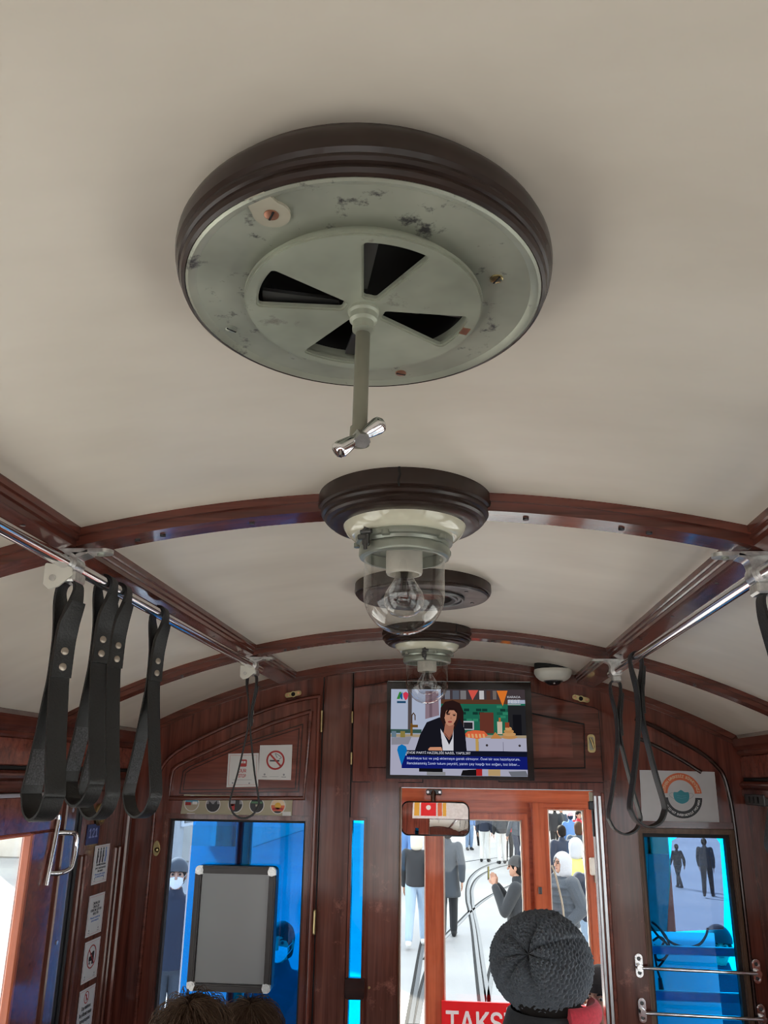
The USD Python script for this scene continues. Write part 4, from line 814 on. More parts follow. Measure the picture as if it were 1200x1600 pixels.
zc = 1.352; f('symbol', shapely.union_all([rrect(c - .018, zc - .012, c + .005, zc + .002, .003), sbox(c - .010, zc + .004, c + .018, zc + .011), rrect(c + .004, zc - .022, c + .018, zc + .014, .003), Point(c - .012, zc - .017).buffer(.004)]), .0018, 'ink')
f('ring', Point(c, zc).buffer(.0335, 24).difference(Point(c, zc).buffer(.030, 24)), .0022, 'ink_red'); f('bar', line([(c - .021, zc + .021), (c + .021, zc - .021)], .004), .0022, 'ink_red')
f, w, c = wall_notice('white notice with small red ring above three lines of text, lowest on the left wall', 2.744, 2.860, 1.140, 1.266)
zc = 1.240; f('ring', Point(c - .004, zc).buffer(.017, 20).difference(Point(c - .004, zc).buffer(.0145, 20)), .0018, 'ink_red'); f('symbol', line([(c - .006, zc + .009), (c - .002, zc - .009)], .005), .0018, 'ink_red'); f('bar', line([(c - .015, zc + .010), (c + .007, zc - .010)], .0025), .0022, 'ink_red')
w('Cep telefonu', 1.208, .010, .066, 'ink'); w('ile yüksek sesle', 1.191, .010, .088, 'ink'); w('konuşmayınız', 1.174, .010, .074, 'ink')
# number plate and round wall fitting behind the straps
t = thing('number_plate', 'small dark blue plate with pale figures above the notices', 'plate')
part(t, 'plate', bx(-HW, -HW + .004, 2.66, 2.75, 1.685, 1.745, .001), 'plate_blue'); e = text_on('121', .026, True, .0006); e.apply_translation((2.705, 1.706, 0)); part(t, 'lettering', to_left(e, -HW + .004), 'ink_violet', False)
t = thing('wall_fitting', 'round brass-rimmed fitting on the left wall behind the straps', 'fitting'); rot = trimesh.transformations.rotation_matrix(PI / 2, (0, 1, 0))
e = lathe([(0, 0), (.034, 0), (.034, .008), (.030, .014), (.024, .012), (.021, .006), (0, .006)], n=40); e.apply_transform(rot); e.apply_translation((-HW, 2.735, 1.772)); part(t, 'rim', e, 'brass')
e = lathe([(0, .006), (.012, .006), (.012, .012), (.006, .017), (0, .018)], n=30); e.apply_transform(rot); e.apply_translation((-HW, 2.735, 1.772)); part(t, 'button', e, 'white_plastic')
# ------------------------------------------------------------------ driver's mirror, destination board, placard, cables
mc = onY(680, 1279, 4.06)
t = thing('rear_view_mirror', 'wide rear-view mirror hung inside the windscreen', 'mirror')
W_, H_ = .158, .075; xs = np.linspace(-1, 1, 25); zs = np.linspace(-1, 1, 15)
sh = rrect(-W_, -H_, W_, H_, .035)
def dish(g, off, depth):
    e = extr(g.buffer(0), .004); e = trimesh.Trimesh(*trimesh.remesh.subdivide_to_size(e.vertices, e.faces, .02)); v = e.vertices
    y = -v[:, 2] + off + depth * ((v[:, 0] / W_) ** 2 * 1.0 + (v[:, 1] / H_) ** 2 * .25); a = math.radians(-5.5)
    vv = np.stack([v[:, 0], y, v[:, 1]], 1); c, s = math.cos(a), math.sin(a); vv = np.stack([vv[:, 0], vv[:, 1] * c - vv[:, 2] * s, vv[:, 1] * s + vv[:, 2] * c], 1)
    e = trimesh.Trimesh(vv + [mc[0], 4.06, mc[2]], e.faces, process=False); e.fix_normals(); return e
part(t, 'glass', dish(sh.buffer(-.005), 0, .008), 'mirror', 50)
part(t, 'case', cat(dish(sh.difference(sh.buffer(-.006)), -.002, .008), dish(sh, .006, .008)), 'black_gloss', 40)
part(t, 'arm', cat(cyl((mc[0] - .01, 4.075, mc[2] + .05), (mc[0] - .01, 4.16, mc[2] + .115), .012), bx(mc[0] - .045, mc[0] + .03, 4.15, 4.172, mc[2] + .10, mc[2] + .128, .005)), 'black_gloss')
for d in (-.036, .02): part(t, 'screw', cyl((mc[0] + d, 4.145, mc[2] + .114), (mc[0] + d, 4.151, mc[2] + .114), .006, n=12), 'aluminium')
B = XZ([(690, 1564), (815, 1566)], 4.15)
t = thing('destination_board', 'red destination board with white capitals at the windscreen', 'sign'); bz = B[0][1]
part(t, 'board', slab(sbox(B[0][0], bz - .2, B[0][0] + .66, bz), 4.15, 4.165, .002), 'sign_red')
e = text_on('TAKSİM', .080, True, .001, .375, False); e.apply_translation((B[0][0] + .018 - e.bounds[0, 0], bz - .118, 0)); part(t, 'lettering', to_front(e, 4.15), 'ink_white', False)
t = thing('placard', 'unseen red and orange striped placard over the doorway, placed for the mirror to reflect', 'placard')  # out of view; gives the mirror its red and orange reflection
part(t, 'sheet', bx(-.3, .7, 3.052, 3.058, 1.87, 2.12, .001), 'white_panel')
for i, (a, b, m) in enumerate(((-.28, -.22, 'ink_yellow'), (-.20, -.02, 'sign_red'), (.0, .05, 'ink_orange'), (.06, .1, 'ink_yellow'), (.45, .5, 'ink_orange'), (.52, .62, 'sign_red'), (.63, .68, 'ink_yellow'))): part(t, 'stripe', bx(a, b, 3.0575, 3.060, 1.9, 2.09, .0003), m)
part(t, 'star', cyl((-.11, 3.06, 2.0), (-.11, 3.062, 2.0), .03, n=10), 'ink_white')
t = thing('cable_bundle', 'tangle of dark cables with a plug hanging behind the right blue window', 'cables')
def cz(pts, Y=3.10): return [tuple(onY(*p, Y)) for p in pts]
part(t, 'cable', tube(cz([(1018, 1440), (1030, 1450), (1045, 1470), (1070, 1480), (1092, 1476), (1103, 1462), (1106, 1450)]), .004, 8, 6), 'rubber')
part(t, 'cable', tube(cz([(1015, 1445), (1028, 1462), (1044, 1478), (1040, 1496), (1028, 1500), (1024, 1490), (1034, 1478)]), .004, 8, 6), 'rubber')
part(t, 'cable', tube(cz([(1022, 1442), (1040, 1462), (1046, 1484), (1036, 1502), (1028, 1512)]), .0035, 8, 6), 'rubber')
part(t, 'cable', tube(cz([(1020, 1470), (1030, 1464), (1038, 1470), (1030, 1482), (1022, 1478), (1026, 1510), (1032, 1530)]), .0035, 8, 6), 'rubber')
pl = cz([(1031, 1528), (1034, 1550)]); part(t, 'plug', cat(cyl(pl[0], pl[1], .006, .009)), 'rubber')
t = thing('windscreen_cord', 'cream cord hanging inside the right windscreen pane', 'cord'); part(t, 'cord', tube([tuple(onY(*p, 4.17)) for p in ((862, 1352), (868, 1368), (874, 1392), (879, 1415), (881, 1440), (880, 1480))], .0045, 8, 6), 'cream_metal')
q = onY(1080, 1457, 3.34)
q2 = XZ([(297, 1322), (374, 1323)], 3.42)
solo('stand_in_sheet', slab(sbox(q2[0][0], .30, q2[1][0], q2[1][1]), 3.42, 3.423, 0), 'stand_in_sheet', 'narrow stand-in white sheet placed to brighten the left blue window, beside the poster holder', 'sheet')  # translucent sheet placed so this part of the film looks bright azure
solo('stand_in_sheet', slab(sbox(.70, .30, 1.0, q[2]), 3.34, 3.343, 0), 'stand_in_sheet', 'stand-in white plastic sheet placed to brighten the lower half of the right blue window', 'sheet')  # backlit sheet placed to give the lower film an even glow

# ------------------------------------------------------------------ people
def chain(*jr): return list(zip(jr[:-1], jr[1:]))
def hulls(bones, n=12):
    out = []
    for (p, r), (q, s) in bones: out.append(Manifold.batch_hull([Manifold.sphere(r, n).translate(tuple(map(float, p))), Manifold.sphere(s, n).translate(tuple(map(float, q)))]))
    return out
def fuse(ms, edge=.03, it=8, extra=None):
    m = Manifold.batch_boolean(ms, m3.OpType.Add)
    if extra is not None: m = extra(m)
    m = tm(m.refine_to_length(edge)); m.merge_vertices()
    if it: trimesh.smoothing.filter_taubin(m, iterations=it)
    return m
def ell(c, s, n=20): return Manifold.sphere(1, n).scale(tuple(s)).translate(tuple(map(float, c)))
V = lambda *a: np.array(a, float)
def strands(t, hc, k, hairlen, hair, n=5200):
    rng = np.random.default_rng(11 + int(hairlen * 1000)); pts, cnt = [], []
    for i in range(n):
        th = rng.uniform(0, 2 * PI); ph = math.acos(rng.uniform(.05, 1)); d = V(math.sin(ph) * math.cos(th), math.sin(ph) * math.sin(th), math.cos(ph))
        if d[1] > .75: continue
        crown = V(.01, -.35, .94); flow = d - crown * .55; flow -= d * (flow @ d); flow /= np.linalg.norm(flow) + 1e-6
        L = rng.uniform(.05, .11) + hairlen; side = np.cross(d, flow) * rng.normal(0, .25); hq = hc + V(0, -.022, .022); q = hq + d * V(.086, .100, .098); out_ = rng.uniform(.000, .012) if i % 9 else rng.uniform(.01, .035)
        P = []
        for s in np.linspace(0, 1, 6):
            e = (q - hq) + (flow + side) * L * s; e = e / np.linalg.norm(e / V(.089, .103, .101)) if np.linalg.norm(e) > 0 else e
            P.append((hq + e + d * out_ * math.sin(PI * (.15 + .75 * s)) - V(0, 0, .02 * s * s)) * k)
        pts += P; cnt.append(6)
    c = UsdGeom.BasisCurves.Define(stage, numbered(t, 'loose_hair')); c.CreateTypeAttr('linear'); c.CreatePointsAttr([Gf.Vec3f(*map(float, q)) for q in pts]); c.CreateCurveVertexCountsAttr(cnt); c.CreateWidthsAttr([.0013]); c.SetWidthsInterpolation('constant')
    UsdShade.MaterialBindingAPI.Apply(c.GetPrim()).Bind(LOOKS[hair]); c.GetPrim().SetCustomDataByKey('kind', 'stuff')
def figure(label, loc, face, H=1.72, skin='skin', hair='hair_dark', top='cloth_charcoal', legs='cloth_navy', shoes='cloth_black', pose='stand', hat=None, hood=None, mask=False, bag=None, coat=False, puffer=False, group=None, detail=1, hairlen=0, scarf=None, highcollar=0):
    """face: degrees, the way the person looks (90 = away from the photographer, -90 = towards)"""
    t = thing('person', label, 'person', loc, face - 90, group)
    k = H / 1.75
    hip, knee, ank = .92, .50, .085; sw = 0.0
    st = {'walk': .20, 'stand': .02}.get(pose, .02)
    J = {}
    for s in (-1, 1):
        f = st * s
        J['hip', s] = V(s * .09, 0, hip); J['knee', s] = V(s * .095, f * .75 + .03, knee + abs(f) * .04); J['ank', s] = V(s * .10, f * 1.25 - (.06 if f < 0 else 0), ank + (.05 if f < -.1 else 0))
        J['toe', s] = J['ank', s] + V(s * .02, .15, -.05 if f >= -.1 else -.075); J['heel', s] = J['ank', s] + V(0, -.045, -.04)
        J['sh', s] = V(s * .175, -.01, 1.42)
        if pose == 'phone': J['elb', s] = V(s * .22, .12, 1.16); J['wr', s] = V(s * .06, .27, 1.42); hd = V(-s * .25, .25, .95)
        elif pose == 'pocket': J['elb', s] = V(s * .27, -.08, 1.15); J['wr', s] = V(s * .19, .09, .98); hd = V(-s * .3, .4, -.85)
        elif pose == 'rail' and s > 0: J['elb', s] = V(.33, .1, 1.5); J['wr', s] = V(.30, .25, 1.75); hd = V(0, .2, 1)
        else: J['elb', s] = V(s * .235, -.03 - f * .5, 1.14); J['wr', s] = V(s * .235, .04 - f * .9, .90); hd = V(-s * .05, .15, -1)
        J['hand', s] = hd / np.linalg.norm(hd)
    body = []
    for s in (-1, 1):
        body += hulls(chain((J['hip', s], .085), (J['knee', s], .058), (J['ank', s], .04)) + chain((J['ank', s], .038), (J['toe', s], .026)) + chain((J['ank', s], .036), (J['heel', s], .03)))
        body += hulls(chain((J['sh', s], .055), (J['elb', s], .042), (J['wr', s], .028)))
        w, d = J['wr', s], J['hand', s]; side = np.cross(d, V(1, 0, 0)); side /= np.linalg.norm(side); nrm = np.cross(side, d)
        pc = w + d * .085
        body += [Manifold.batch_hull([Manifold.sphere(.017, 10).translate(tuple(q)) for q in (w + d * .02, pc + side * .026, pc - side * .026)])]
        for i, ln in enumerate((.062, .076, .07, .05)):
            b0 = pc + side * (.027 - .018 * i); b1 = b0 + d * ln * .55 + nrm * s * .004; b2 = b1 + d * ln * .42 - nrm * s * .012
            body += hulls(chain((b0, .0095), (b1, .0085), (b2, .0075)), 8)
        b0 = w + d * .03 + side * .02; b1 = b0 + side * .034 + d * .03; body += hulls(chain((b0, .012), (b1, .0095), (b1 + d * .03, .008)), 8)
    body += hulls(chain((V(-.07, 0, .96), .095), (V(.07, 0, .96), .095))) + [Manifold.batch_hull([ell((0, 0, 1.0), (.15, .10, .1)), ell((0, .0, 1.30), (.165, .105, .1))]), Manifold.batch_hull([ell((0, 0, 1.30), (.165, .105, .1)), ell((-.12, -.01, 1.42), (.06, .055, .05)), ell((.12, -.01, 1.42), (.06, .055, .05))])]
    body += hulls(chain((V(0, -.015, 1.42), .062), (V(0, .005, 1.54), .052)))
    hc = V(0, .01, 1.645)
    body += [Manifold.batch_hull([ell(hc + V(0, -.015, .012), (.077, .095, .095)), ell(hc + V(0, .035, -.065), (.050, .05, .05)), ell(hc + V(0, .052, -.09), (.028, .03, .022))])]
    body += [Manifold.batch_hull([ell(hc + V(0, .086, .012), (.008, .012, .012)), ell(hc + V(0, .105, -.026), (.014, .012, .01))])]
    for s in (-1, 1): body += [ell(hc + V(s * .079, -.005, -.015), (.010, .018, .03))]
    sc = lambda m: (m.apply_scale(k), m)[1]
    edge = .035 if detail == 1 else .016
    part(t, 'body', sc(fuse(body, edge, 6 if detail == 1 else 10)), skin, True)
    fy = .098
    for s in (-1, 1):
        if detail > 1: part(t, 'eye', sc(ball(hc + V(s * .032, .078, .006), .0115, 12, (1.2, .75, .75))), 'eye_white', True)
        part(t, 'iris', sc(ball(hc + V(s * .032, .0865 if detail > 1 else .082, .006), .0062 if detail > 1 else .010, 10)), 'eye_dark', True)
        part(t, 'eyebrow', sc(tube([hc + V(s * .016, .091, .024), hc + V(s * .034, .088, .029), hc + V(s * .052, .074, .022)], .0042, 6)), hair if hair != 'hair_grey' else 'hair_dark', True)
    if not mask: part(t, 'lips', sc(ball(hc + V(0, .083, -.058), .012, 12, (1.7, .6, .5))), 'lips', True)
    # clothes
    tr = []
    for s in (-1, 1): tr += hulls(chain((J['hip', s] + V(0, 0, .02), .105), (J['knee', s], .078), (J['ank', s] + V(0, 0, .01), .062)))
    tr += [Manifold.batch_hull([ell((0, 0, .95), (.165, .122, .09)), ell((0, 0, 1.03), (.158, .115, .04))])]
    cut = lambda z: (lambda m: m.trim_by_plane((0, 0, 1), z))
    part(t, 'trousers', sc(fuse(tr, .05, 5, cut(.06))), legs, True)
    for s in (-1, 1):
        sh = [Manifold.batch_hull([ell(J['heel', s], (.043, .045, .045), 14), ell(J['ank', s] + V(0, 0, -.005), (.05, .05, .05), 14), ell(J['toe', s], (.045, .06, .032), 14)])]
        part(t, 'shoe', sc(fuse(sh, .05, 2)), shoes, True)
    g = .012 if not puffer else .034
    lo = .62 if coat else .90
    tp = [Manifold.batch_hull([ell((0, 0, 1.02), (.170 + g, .125 + g, .05)), ell((0, 0, 1.30), (.175 + g, .118 + g, .1))]), Manifold.batch_hull([ell((0, 0, 1.30), (.175 + g, .118 + g, .1)), ell((-.125, -.01, 1.42), (.075, .07 + g, .062)), ell((.125, -.01, 1.42), (.075, .07 + g, .062))]),
          Manifold.batch_hull([ell((0, 0, 1.02), (.170 + g, .125 + g, .05)), ell((0, 0, lo + .03), (.178 + g + (.03 if coat else 0), .135 + g, .03))])]
    for s in (-1, 1):
        e, w = J['elb', s], J['wr', s]; w2 = e + (w - e) * .93
        tp += hulls(chain((J['sh', s], .075 + g * .7), (e, .058 + g * .7), (w2, .044 + g * .5)))
        if puffer:
            for q in np.linspace(.15, .95, 6): a = J['sh', s] + (e - J['sh', s]) * q; tp += [ell(a, (.084, .084, .05), 12)]
    if puffer:
        for z in np.arange(.95, 1.40, .085): tp += [ell((0, 0, z), (.225, .168, .048), 20)]
    tp += hulls(chain((V(0, -.012, 1.45), .078), (V(0, .0, 1.505), .070)))
    part(t, 'jacket', sc(fuse(tp, .05, 6)), top, True)
    if detail > 1: part(t, 'collar', sc(lathe([(.060, 1.46), (.085, 1.455), (.088, 1.49), (.080, 1.525), (.073, 1.527), (.070, 1.49), (.060, 1.46)], (0, .0, 0), 40)), top, 40)
    if highcollar: part(t, 'high_collar', sc(lathe([(.085, 1.44), (.150, 1.44), (.118, 1.50), (.096, 1.50 + highcollar), (.088, 1.505 + highcollar), (.09, 1.50), (.085, 1.44)], (0, 0, 0), 40)), top, 40)
    if scarf:
        sf = [tm(Manifold.revolve(m3.CrossSection([circ(.016, 12)]).scale((1, 1.5)).translate((.094, 0)), 48, 90).rotate((0, 0, -70))).apply_translation((.014, .0, 1.565))]
        part(t, 'scarf', sc(cat(*sf)), scarf, 40)
    if hood:
        hd_ = Manifold.batch_hull([ell(hc + V(0, -.02, .02), (.108, .122, .122)), ell(hc + V(0, -.03, -.12), (.10, .10, .06))]) - Manifold.batch_hull([ell(hc + V(0, .10, -.01), (.07, .10, .085)), ell(hc + V(0, .10, -.06), (.055, .10, .06))])
        part(t, 'hood', sc(fuse([hd_], .03, 4)), hood, True)
    elif hat:
        h_ = ell(hc + V(0, -.012, .03), (.094, .112, .108), 28).trim_by_plane((0, -.18, 1), hc[2] + .012 - .18 * hc[1])
        part(t, 'hat', sc(fuse([h_], .03, 3)), hat, True)
        part(t, 'hat_brim', sc(lathe([(.082, -.022), (.088, -.022), (.0895, .0), (.0875, .018), (.080, .018)], n=36).apply_transform(np.diag([1.05, 1.24, 1, 1])).apply_transform(trimesh.transformations.rotation_matrix(math.radians(10), (1, 0, 0))).apply_translation(hc + V(0, -.012, .035))), hat, 40)
    if not hood:
        h_ = Manifold.batch_hull([ell(hc + V(0, -.022, .022), (.086, .100, .098), 24), ell(hc + V(0, -.055, -.05 - hairlen), (.074, .05, .05), 20)]) - Manifold.batch_hull([ell(hc + V(0, .12, -.02), (.075, .10, .075), 20), ell(hc + V(0, .13, -.16), (.10, .11, .1), 16)])
        hm = fuse([h_], .02, 4); v = hm.vertices; 
        hm.vertices = v + (meshkit.fbm(v * V(60, 60, 14), 3, 3)[:, None] - .5) * .012 * (hm.vertex_normals)
        part(t, 'hair', sc(hm), hair, True)
    if detail > 1 and not hat and not hood and hairlen: strands(t, hc, k, hairlen, hair)
    if mask:
        mk = Manifold.batch_hull([ell(hc + V(0, .088, -.030), (.026, .026, .02), 14), ell(hc + V(-.048, .045, -.05), (.012, .02, .035), 14), ell(hc + V(.048, .045, -.05), (.012, .02, .035), 14), ell(hc + V(0, .068, -.098), (.028, .022, .014), 14)])
        part(t, 'face_mask', sc(fuse([mk], .02, 3)), 'mask_white', True)
        part(t, 'mask_loop', sc(cat(*[tube([hc + V(s * .055, .05, -.03), hc + V(s * .075, .02, -.008), hc + V(s * .084, -.008, .0), hc + V(s * .078, .0, -.04), hc + V(s * .055, .045, -.07)], .0018, 6, 4) for s in (-1, 1)])), 'mask_white', True)
    if bag:
        part(t, 'bag', sc(fuse([Manifold.batch_hull([ell((0, -.18, 1.05), (.13, .07, .08)), ell((0, -.17, 1.30), (.12, .06, .08))])], .04, 4)), bag, True)
    if pose == 'phone':
        p = solo('phone', bx(-.037, .037, -.004, .004, -.075, .075, .003), 'black_gloss', 'dark phone held up by ' + label.split(',')[0], 'phone')
        m_ = UsdGeom.Xformable(stage.GetPrimAtPath(p)); a = math.radians(face - 90); v = V(0, .36 * k, 1.56 * k); c, s = math.cos(a), math.sin(a)
        m_.AddTranslateOp().Set(Gf.Vec3d(float(loc[0] + v[0] * c - v[1] * s), float(loc[1] + v[0] * s + v[1] * c), float(loc[2] + v[2]))); m_.AddRotateZOp().Set(float(face - 90))
    return t
# passengers and the people in the cab
def knit_hat(c, a, b, axis, path):
    """slouchy knitted hat: radial gathers run from a pucker, rows of stitches around it"""
    nr, nc = 230, 330
    u = np.linspace(.004, 2.34, nr)[:, None]; w = np.linspace(0, 2 * PI, nc, endpoint=False)[None]
    X = np.sin(u) * np.cos(w); Y = np.sin(u) * np.sin(w); Z = np.cos(u) * np.ones_like(w)
    fold = (np.abs(np.sin(w * 3.5 + .5 * np.sin(2 * w))) ** .7 - .55) * np.exp(-((u - .25) / .42) ** 2) * .17 + .07 * np.sin(2.5 * w + 1) * np.exp(-((u - .9) / .5) ** 2) * .6
    puck = -.22 * np.exp(-(u / .20) ** 2)
    rows = 28; ph = u / 2.34 * rows * 2 * PI; cols = 50 * w
    st = .5 * np.sin(ph + .9 * np.sin(cols * .5)) + .5 * np.sin(cols + PI * np.floor(ph / (2 * PI))) * np.sin(ph * .5) ** 2
    lump = .10 * (meshkit.fbm(np.stack([X, Y, Z], -1) * 2.3 + 7, 3, 4) - .5)
    r = 1 + fold + puck + .045 * st * np.clip(u / .25, 0, 1) + lump
    r = r * np.where(u > 1.9, 1 - .22 * np.clip((u - 1.9) / .44, 0, 1) ** 1.2, 1)
    P = np.stack([X * r, Y * r, Z * r], -1)
    z = np.array(axis, float); z /= np.linalg.norm(z); x = np.cross((0, 1, .2), z); x /= np.linalg.norm(x); y = np.cross(z, x)
    P = P[..., :1] * x + P[..., 1:2] * y + P[..., 2:] * z
    P = (P * np.array(b)).reshape(-1, 3) + np.array(c)
    i = np.arange(nr - 1)[:, None] * nc; j = np.arange(nc)[None]; j2 = (j + 1) % nc
    F = np.stack([i + j, i + nc + j, i + nc + j2, i + j2], -1).reshape(-1, 4)
    m = trimesh.Trimesh(P, np.vstack([F[:, [0, 1, 2]], F[:, [0, 2, 3]]]), process=False)
    if m.volume < 0: m.invert()
    part(path, 'knitted_hat', m, 'knit_wool', True)
hatc = onY(847, 1504, 2.2)
pb = figure('person seen from behind in a slouchy charcoal knitted hat, dark jacket and red scarf', (hatc[0] + .01, 2.2, FLOOR), 84, 1.725, top='cloth_black', legs='cloth_charcoal', pose='pocket', detail=2, scarf='cloth_red', hairlen=.0, mask=True, highcollar=.062)
# hat is set in the person's own frame
a_ = math.radians(6); d_ = V(hatc[0] - hatc[0] - .01, 0, hatc[2] - FLOOR); 
knit_hat((d_[0] * math.cos(a_) , -.005, hatc[2] - FLOOR), 1, (.116, .118, .113), (-.30, -.86, .34), pb)
h1 = onY(305, 1562, 2.1); h2 = onY(394, 1566, 2.5)
figure('brown-haired passenger at the lower left below the poster frame, only the crown showing', (h1[0], 2.1, FLOOR), 86, (h1[2] - FLOOR) * .994, hair='hair_brown', top='cloth_navy', legs='cloth_jeans', mask=True, detail=2, hairlen=.03)
figure('second brown-haired passenger just right of the first, further forward', (h2[0], 2.5, FLOOR), 92, (h2[2] - FLOOR) * .994, hair='hair_brown', top='cloth_slate', legs='cloth_charcoal', mask=True, detail=2, hairlen=.05)
cp_ = onY(949, 1509, 3.55)
figure('person in a black cap looking down, half hidden behind the door edge', (cp_[0] - .03, 3.55, FLOOR), -118, (cp_[2] - FLOOR) * .985, hat='cloth_black', top='cloth_charcoal', legs='cloth_black', pose='pocket', detail=2)
# people out in the street
def out(label, px, py_feet=None, y=None, x=None, **kw):
    if y is None: p = onZ(px, py_feet, STREET)
    else: p = onY(px, 1300, y)
    return figure(label, (p[0], p[1], STREET), group='people in the street', **kw)
out('pedestrian in pale jeans with a cream hood walking away, seen in the left pane', 651, y=14.8, face=88, H=1.72, top='cloth_charcoal', legs='cloth_pale_jeans', shoes='cloth_white', hood='cloth_cream', pose='walk')
out('pedestrian in a long dark coat walking away just right of the windscreen post', 699, y=15.6, face=92, H=1.80, top='cloth_slate', legs='cloth_charcoal', hat='cloth_pink', coat=True, pose='walk')
out('pedestrian in white trousers and dark jacket, left one of the pair far down the street', 757, y=29.5, face=80, H=1.78, top='cloth_navy', legs='cloth_white', pose='stand')
out('pedestrian in white trousers and dark jacket, right one of the pair far down the street', 783, y=29.0, face=100, H=1.74, top='cloth_charcoal', legs='cloth_white', pose='stand')
out('pedestrian in a red jacket and dark trousers beside the white-trousered pair', 794, y=30.0, face=-80, H=1.72, top='cloth_red', legs='cloth_black')
out('dark-clothed pedestrian at the right edge of the middle pane, far away', 808, y=28.0, face=120, H=1.75, top='cloth_slate', legs='cloth_navy', pose='walk')
out('dark-clothed pedestrian far down the street left of the white trousers', 741, y=36.0, face=70, H=1.75, top='cloth_navy', legs='cloth_black', pose='walk')
out('pedestrian in blue far down the street behind the mirror edge', 733, y=34.0, face=-70, H=1.7, top='cloth_blue', legs='cloth_jeans')
out('pedestrian in dark cap holding a phone, right edge of the middle pane', 806, y=10.8, face=165, H=1.70, top='cloth_charcoal', legs='cloth_charcoal', hat='cloth_black', pose='phone')
out('pedestrian in a dark puffer jacket with pale grey hood in the right pane', 876, y=11.2, face=-150, H=1.72, top='cloth_slate', legs='cloth_charcoal', hood='cloth_hood', puffer=True, pose='pocket')
out('pedestrian in a yellow coat with white hood behind the puffer jacket', 899, y=13.6, face=60, H=1.74, top='cloth_yellow', legs='cloth_jeans', hood='cloth_hood', coat=True, pose='walk')
out('pedestrian in navy with pale jeans at the right edge of the right pane', 921, y=11.6, face=100, H=1.74, top='cloth_navy', legs='cloth_pale_jeans', hood='cloth_white', pose='walk')
out('dark-jacketed pedestrian, left one of two backs high in the right pane', 877, y=17.6, face=110, H=1.74, top='cloth_navy', legs='cloth_charcoal', pose='stand')
out('dark-jacketed pedestrian with fair hair, right one of two backs high in the right pane', 904, y=18.8, face=80, H=1.76, top='cloth_slate', legs='cloth_black', hair='hair_brown', pose='stand', hairlen=.06)
out('distant pedestrian in dark clothes, left of the group at the top of the right pane', 868, y=30.5, face=85, H=1.76, top='cloth_charcoal', legs='cloth_black', pose='walk')
out('distant pedestrian with pale trousers in the group at the top of the right pane', 878, y=31.5, face=-95, H=1.70, top='cloth_slate', legs='cloth_cream', pose='walk')
out('distant pedestrian in a blue jacket in the group at the top of the right pane', 892, y=25.5, face=100, H=1.72, top='cloth_blue', legs='cloth_navy', hat='cloth_pink')
out('distant pedestrian in a red jacket in the group at the top of the right pane', 905, y=27.0, face=-60, H=1.7, top='cloth_red', legs='cloth_black', pose='walk')
out('distant slate-coated pedestrian, right of the group atop the right pane', 912, y=33.0, face=80, H=1.78, top='cloth_slate', legs='cloth_navy', coat=True)
out('dark-clothed pedestrian far off at the top of the left pane', 637, y=24.0, face=70, H=1.74, top='cloth_navy', legs='cloth_charcoal', pose='walk')
out('blue-jacketed pedestrian far off at the top of the left pane', 628, y=21.0, face=-100, H=1.68, top='cloth_blue', legs='cloth_jeans', pose='walk')
out('pedestrian seen small through the left door window, walking', 12, y=34, face=20, H=1.74, top='cloth_slate', legs='cloth_jeans', pose='walk')
out('pedestrian in navy seen small at the inner edge of the left door window', 33, y=30, face=150, H=1.72, top='cloth_navy', legs='cloth_charcoal', pose='stand')
out('navy-jacketed pedestrian seen in the clear strip of the left blue window', 282, y=8.0, face=-75, H=1.84, top='cloth_navy', legs='cloth_slate', hat='cloth_slate', mask=True, pose='stand')  # outdoor figure in place of a passenger reflected in the pane
out('masked pedestrian in navy seen right of the poster holder in the left blue window', 447, y=5.75, face=-92, H=1.70, top='cloth_navy', legs='cloth_charcoal', mask=True, hairlen=.02)  # built where the glass would mirror a masked passenger
out('small dark-clothed child far off in the pale patch of the right window, left one', 1062, 1388, face=110, H=1.05, top='cloth_black', legs='cloth_charcoal', pose='walk')  # this and the next: dark shapes drawn as small figures
out('dark-clothed child in the pale patch of the right window, right one', 1108, 1402, face=70, H=1.30, top='cloth_charcoal', legs='cloth_black', pose='walk')
out('pedestrian in a dark cap close behind the right blue window', 1106, y=6.3, face=-100, H=1.66, top='cloth_navy', legs='cloth_charcoal', hat='cloth_black', pose='stand')  # set outside to imitate a head reflected in the film

# ------------------------------------------------------------------ street
mat('paving', {'g': ('geometry', {}), 'n': ('noise_texture', {'scale': .35, 'detail': 5.0}), 'r': ('rgb_ramp', {'ramp': [(.35, (.34, .34, .345)), (.65, (.43, .43, .42))]}), 'p': ('principled_bsdf', {'roughness': .6})},
    [('g.position', 'n.vector'), ('n.fac', 'r.fac'), ('r.color', 'p.base_color')])
plain('rail_steel', (.16, .155, .15), .35, .6)
plain('facade', (.62, .56, .48), .8, 0, .1, 2); plain('facade_grey', (.5, .5, .5), .8, 0, .1, 2); plain('dark_window', (.03, .035, .04), .1)
solo('street', bx(-60, 60, -40, 120, STREET - .3, STREET, .01), 'paving', 'pale granite paving of the sunlit street', 'street', kind='structure')
def track(label, px, w=.075):
    P = smooth_path([tuple(onZ(a, b, STREET)) for a, b in px], 8); P[:, 2] = STREET
    t = thing('tram_rail', label, 'tram rail', kind='structure')
    part(t, 'rail_head', sweep(P, [(-w * .5, -.01), (w * .18, -.01), (w * .18, .006), (-w * .5, .006)], (0, 0, 1)), 'rail_steel')
    part(t, 'flange_groove', sweep(P, [(w * .22, -.01), (w * .75, -.01), (w * .75, .003), (w * .22, .003)], (0, 0, 1)), 'duct_black')
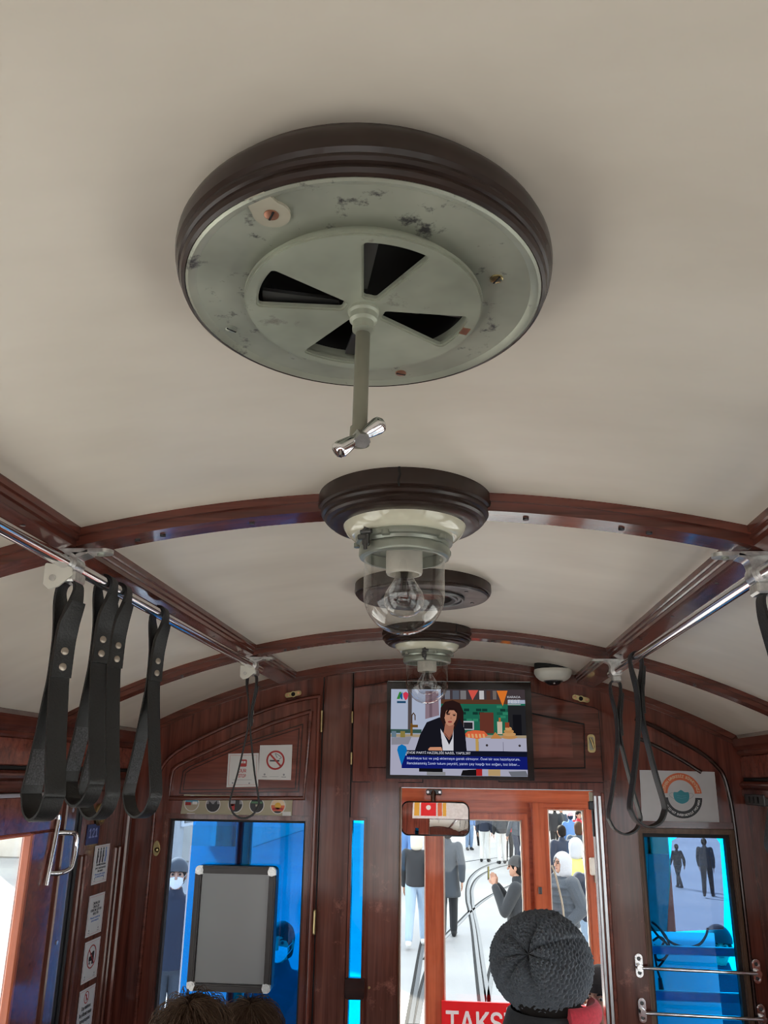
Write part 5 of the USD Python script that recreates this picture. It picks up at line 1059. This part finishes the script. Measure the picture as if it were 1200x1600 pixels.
track('curved tram rail sweeping to the right, outer one', [(800, 1343), (775, 1348), (752, 1357), (737, 1370), (731, 1386), (731, 1406), (735, 1424), (740, 1452), (746, 1504), (755, 1580)])
track('curved tram rail sweeping to the right, inner one', [(810, 1349), (784, 1354), (762, 1362), (746, 1373), (738, 1388), (738, 1404), (740, 1424), (746, 1452), (753, 1500), (765, 1580)])
track('tram rail branching up to the right from the crossing', [(830, 1372), (800, 1383), (765, 1401), (740, 1420), (716, 1444), (690, 1470), (665, 1500)])
track('tram rail running close in front on the left', [(664, 1460), (658, 1490), (650, 1540), (640, 1600)])
track('second tram rail running close in front on the left', [(690, 1480), (672, 1510), (660, 1550), (650, 1600)])
track('tram rail crossing far away near the white trousers', [(700, 1352), (730, 1346), (760, 1342), (800, 1338)])
track('tram rail close in front on the right', [(800, 1440), (780, 1480), (768, 1520), (760, 1580)])
def block(label, x0, x1, y0, y1, h, m):
    t = thing('building', label, 'building', kind='structure'); part(t, 'wall', bx(x0, x1, y0, y1, STREET, STREET + h, .05), m); part(t, 'cornice', bx(x0 - .25, x1 + .25, y0 - .25, y1 + .25, STREET + h, STREET + h + .5, .1), m)
    xs = x1 if x0 < 0 else x0; s = 1 if x0 < 0 else -1
    for j in range(3):
        for i in range(max(1, int((y1 - y0) / 2.6))):
            a = y0 + .8 + i * 2.6; f = part(t, 'window', bx(min(xs, xs + s * .08), max(xs, xs + s * .08), a, a + 1.2, STREET + 1.2 + j * 3.6, STREET + 3.4 + j * 3.6, .02), 'white_panel')
            part(f, 'pane', bx(min(xs, xs + s * .1), max(xs, xs + s * .1), a + .1, a + 1.1, STREET + 1.3 + j * 3.6, STREET + 3.3 + j * 3.6, .005), 'dark_window')
block('unseen cream street building left and ahead, placed to shade the far street', -15, -7.5, 27, 54, 12, 'facade')  # out of view; its shadow covers the far part of the street
block('unseen narrow grey block left and ahead, shaped to cast a shade stripe', -8.5, -7.5, 23, 24.2, 13, 'facade_grey')  # out of view; slender so its shadow falls as a stripe
block('cream street building standing far right, outside the picture', 14, 22, 10, 50, 13, 'facade')
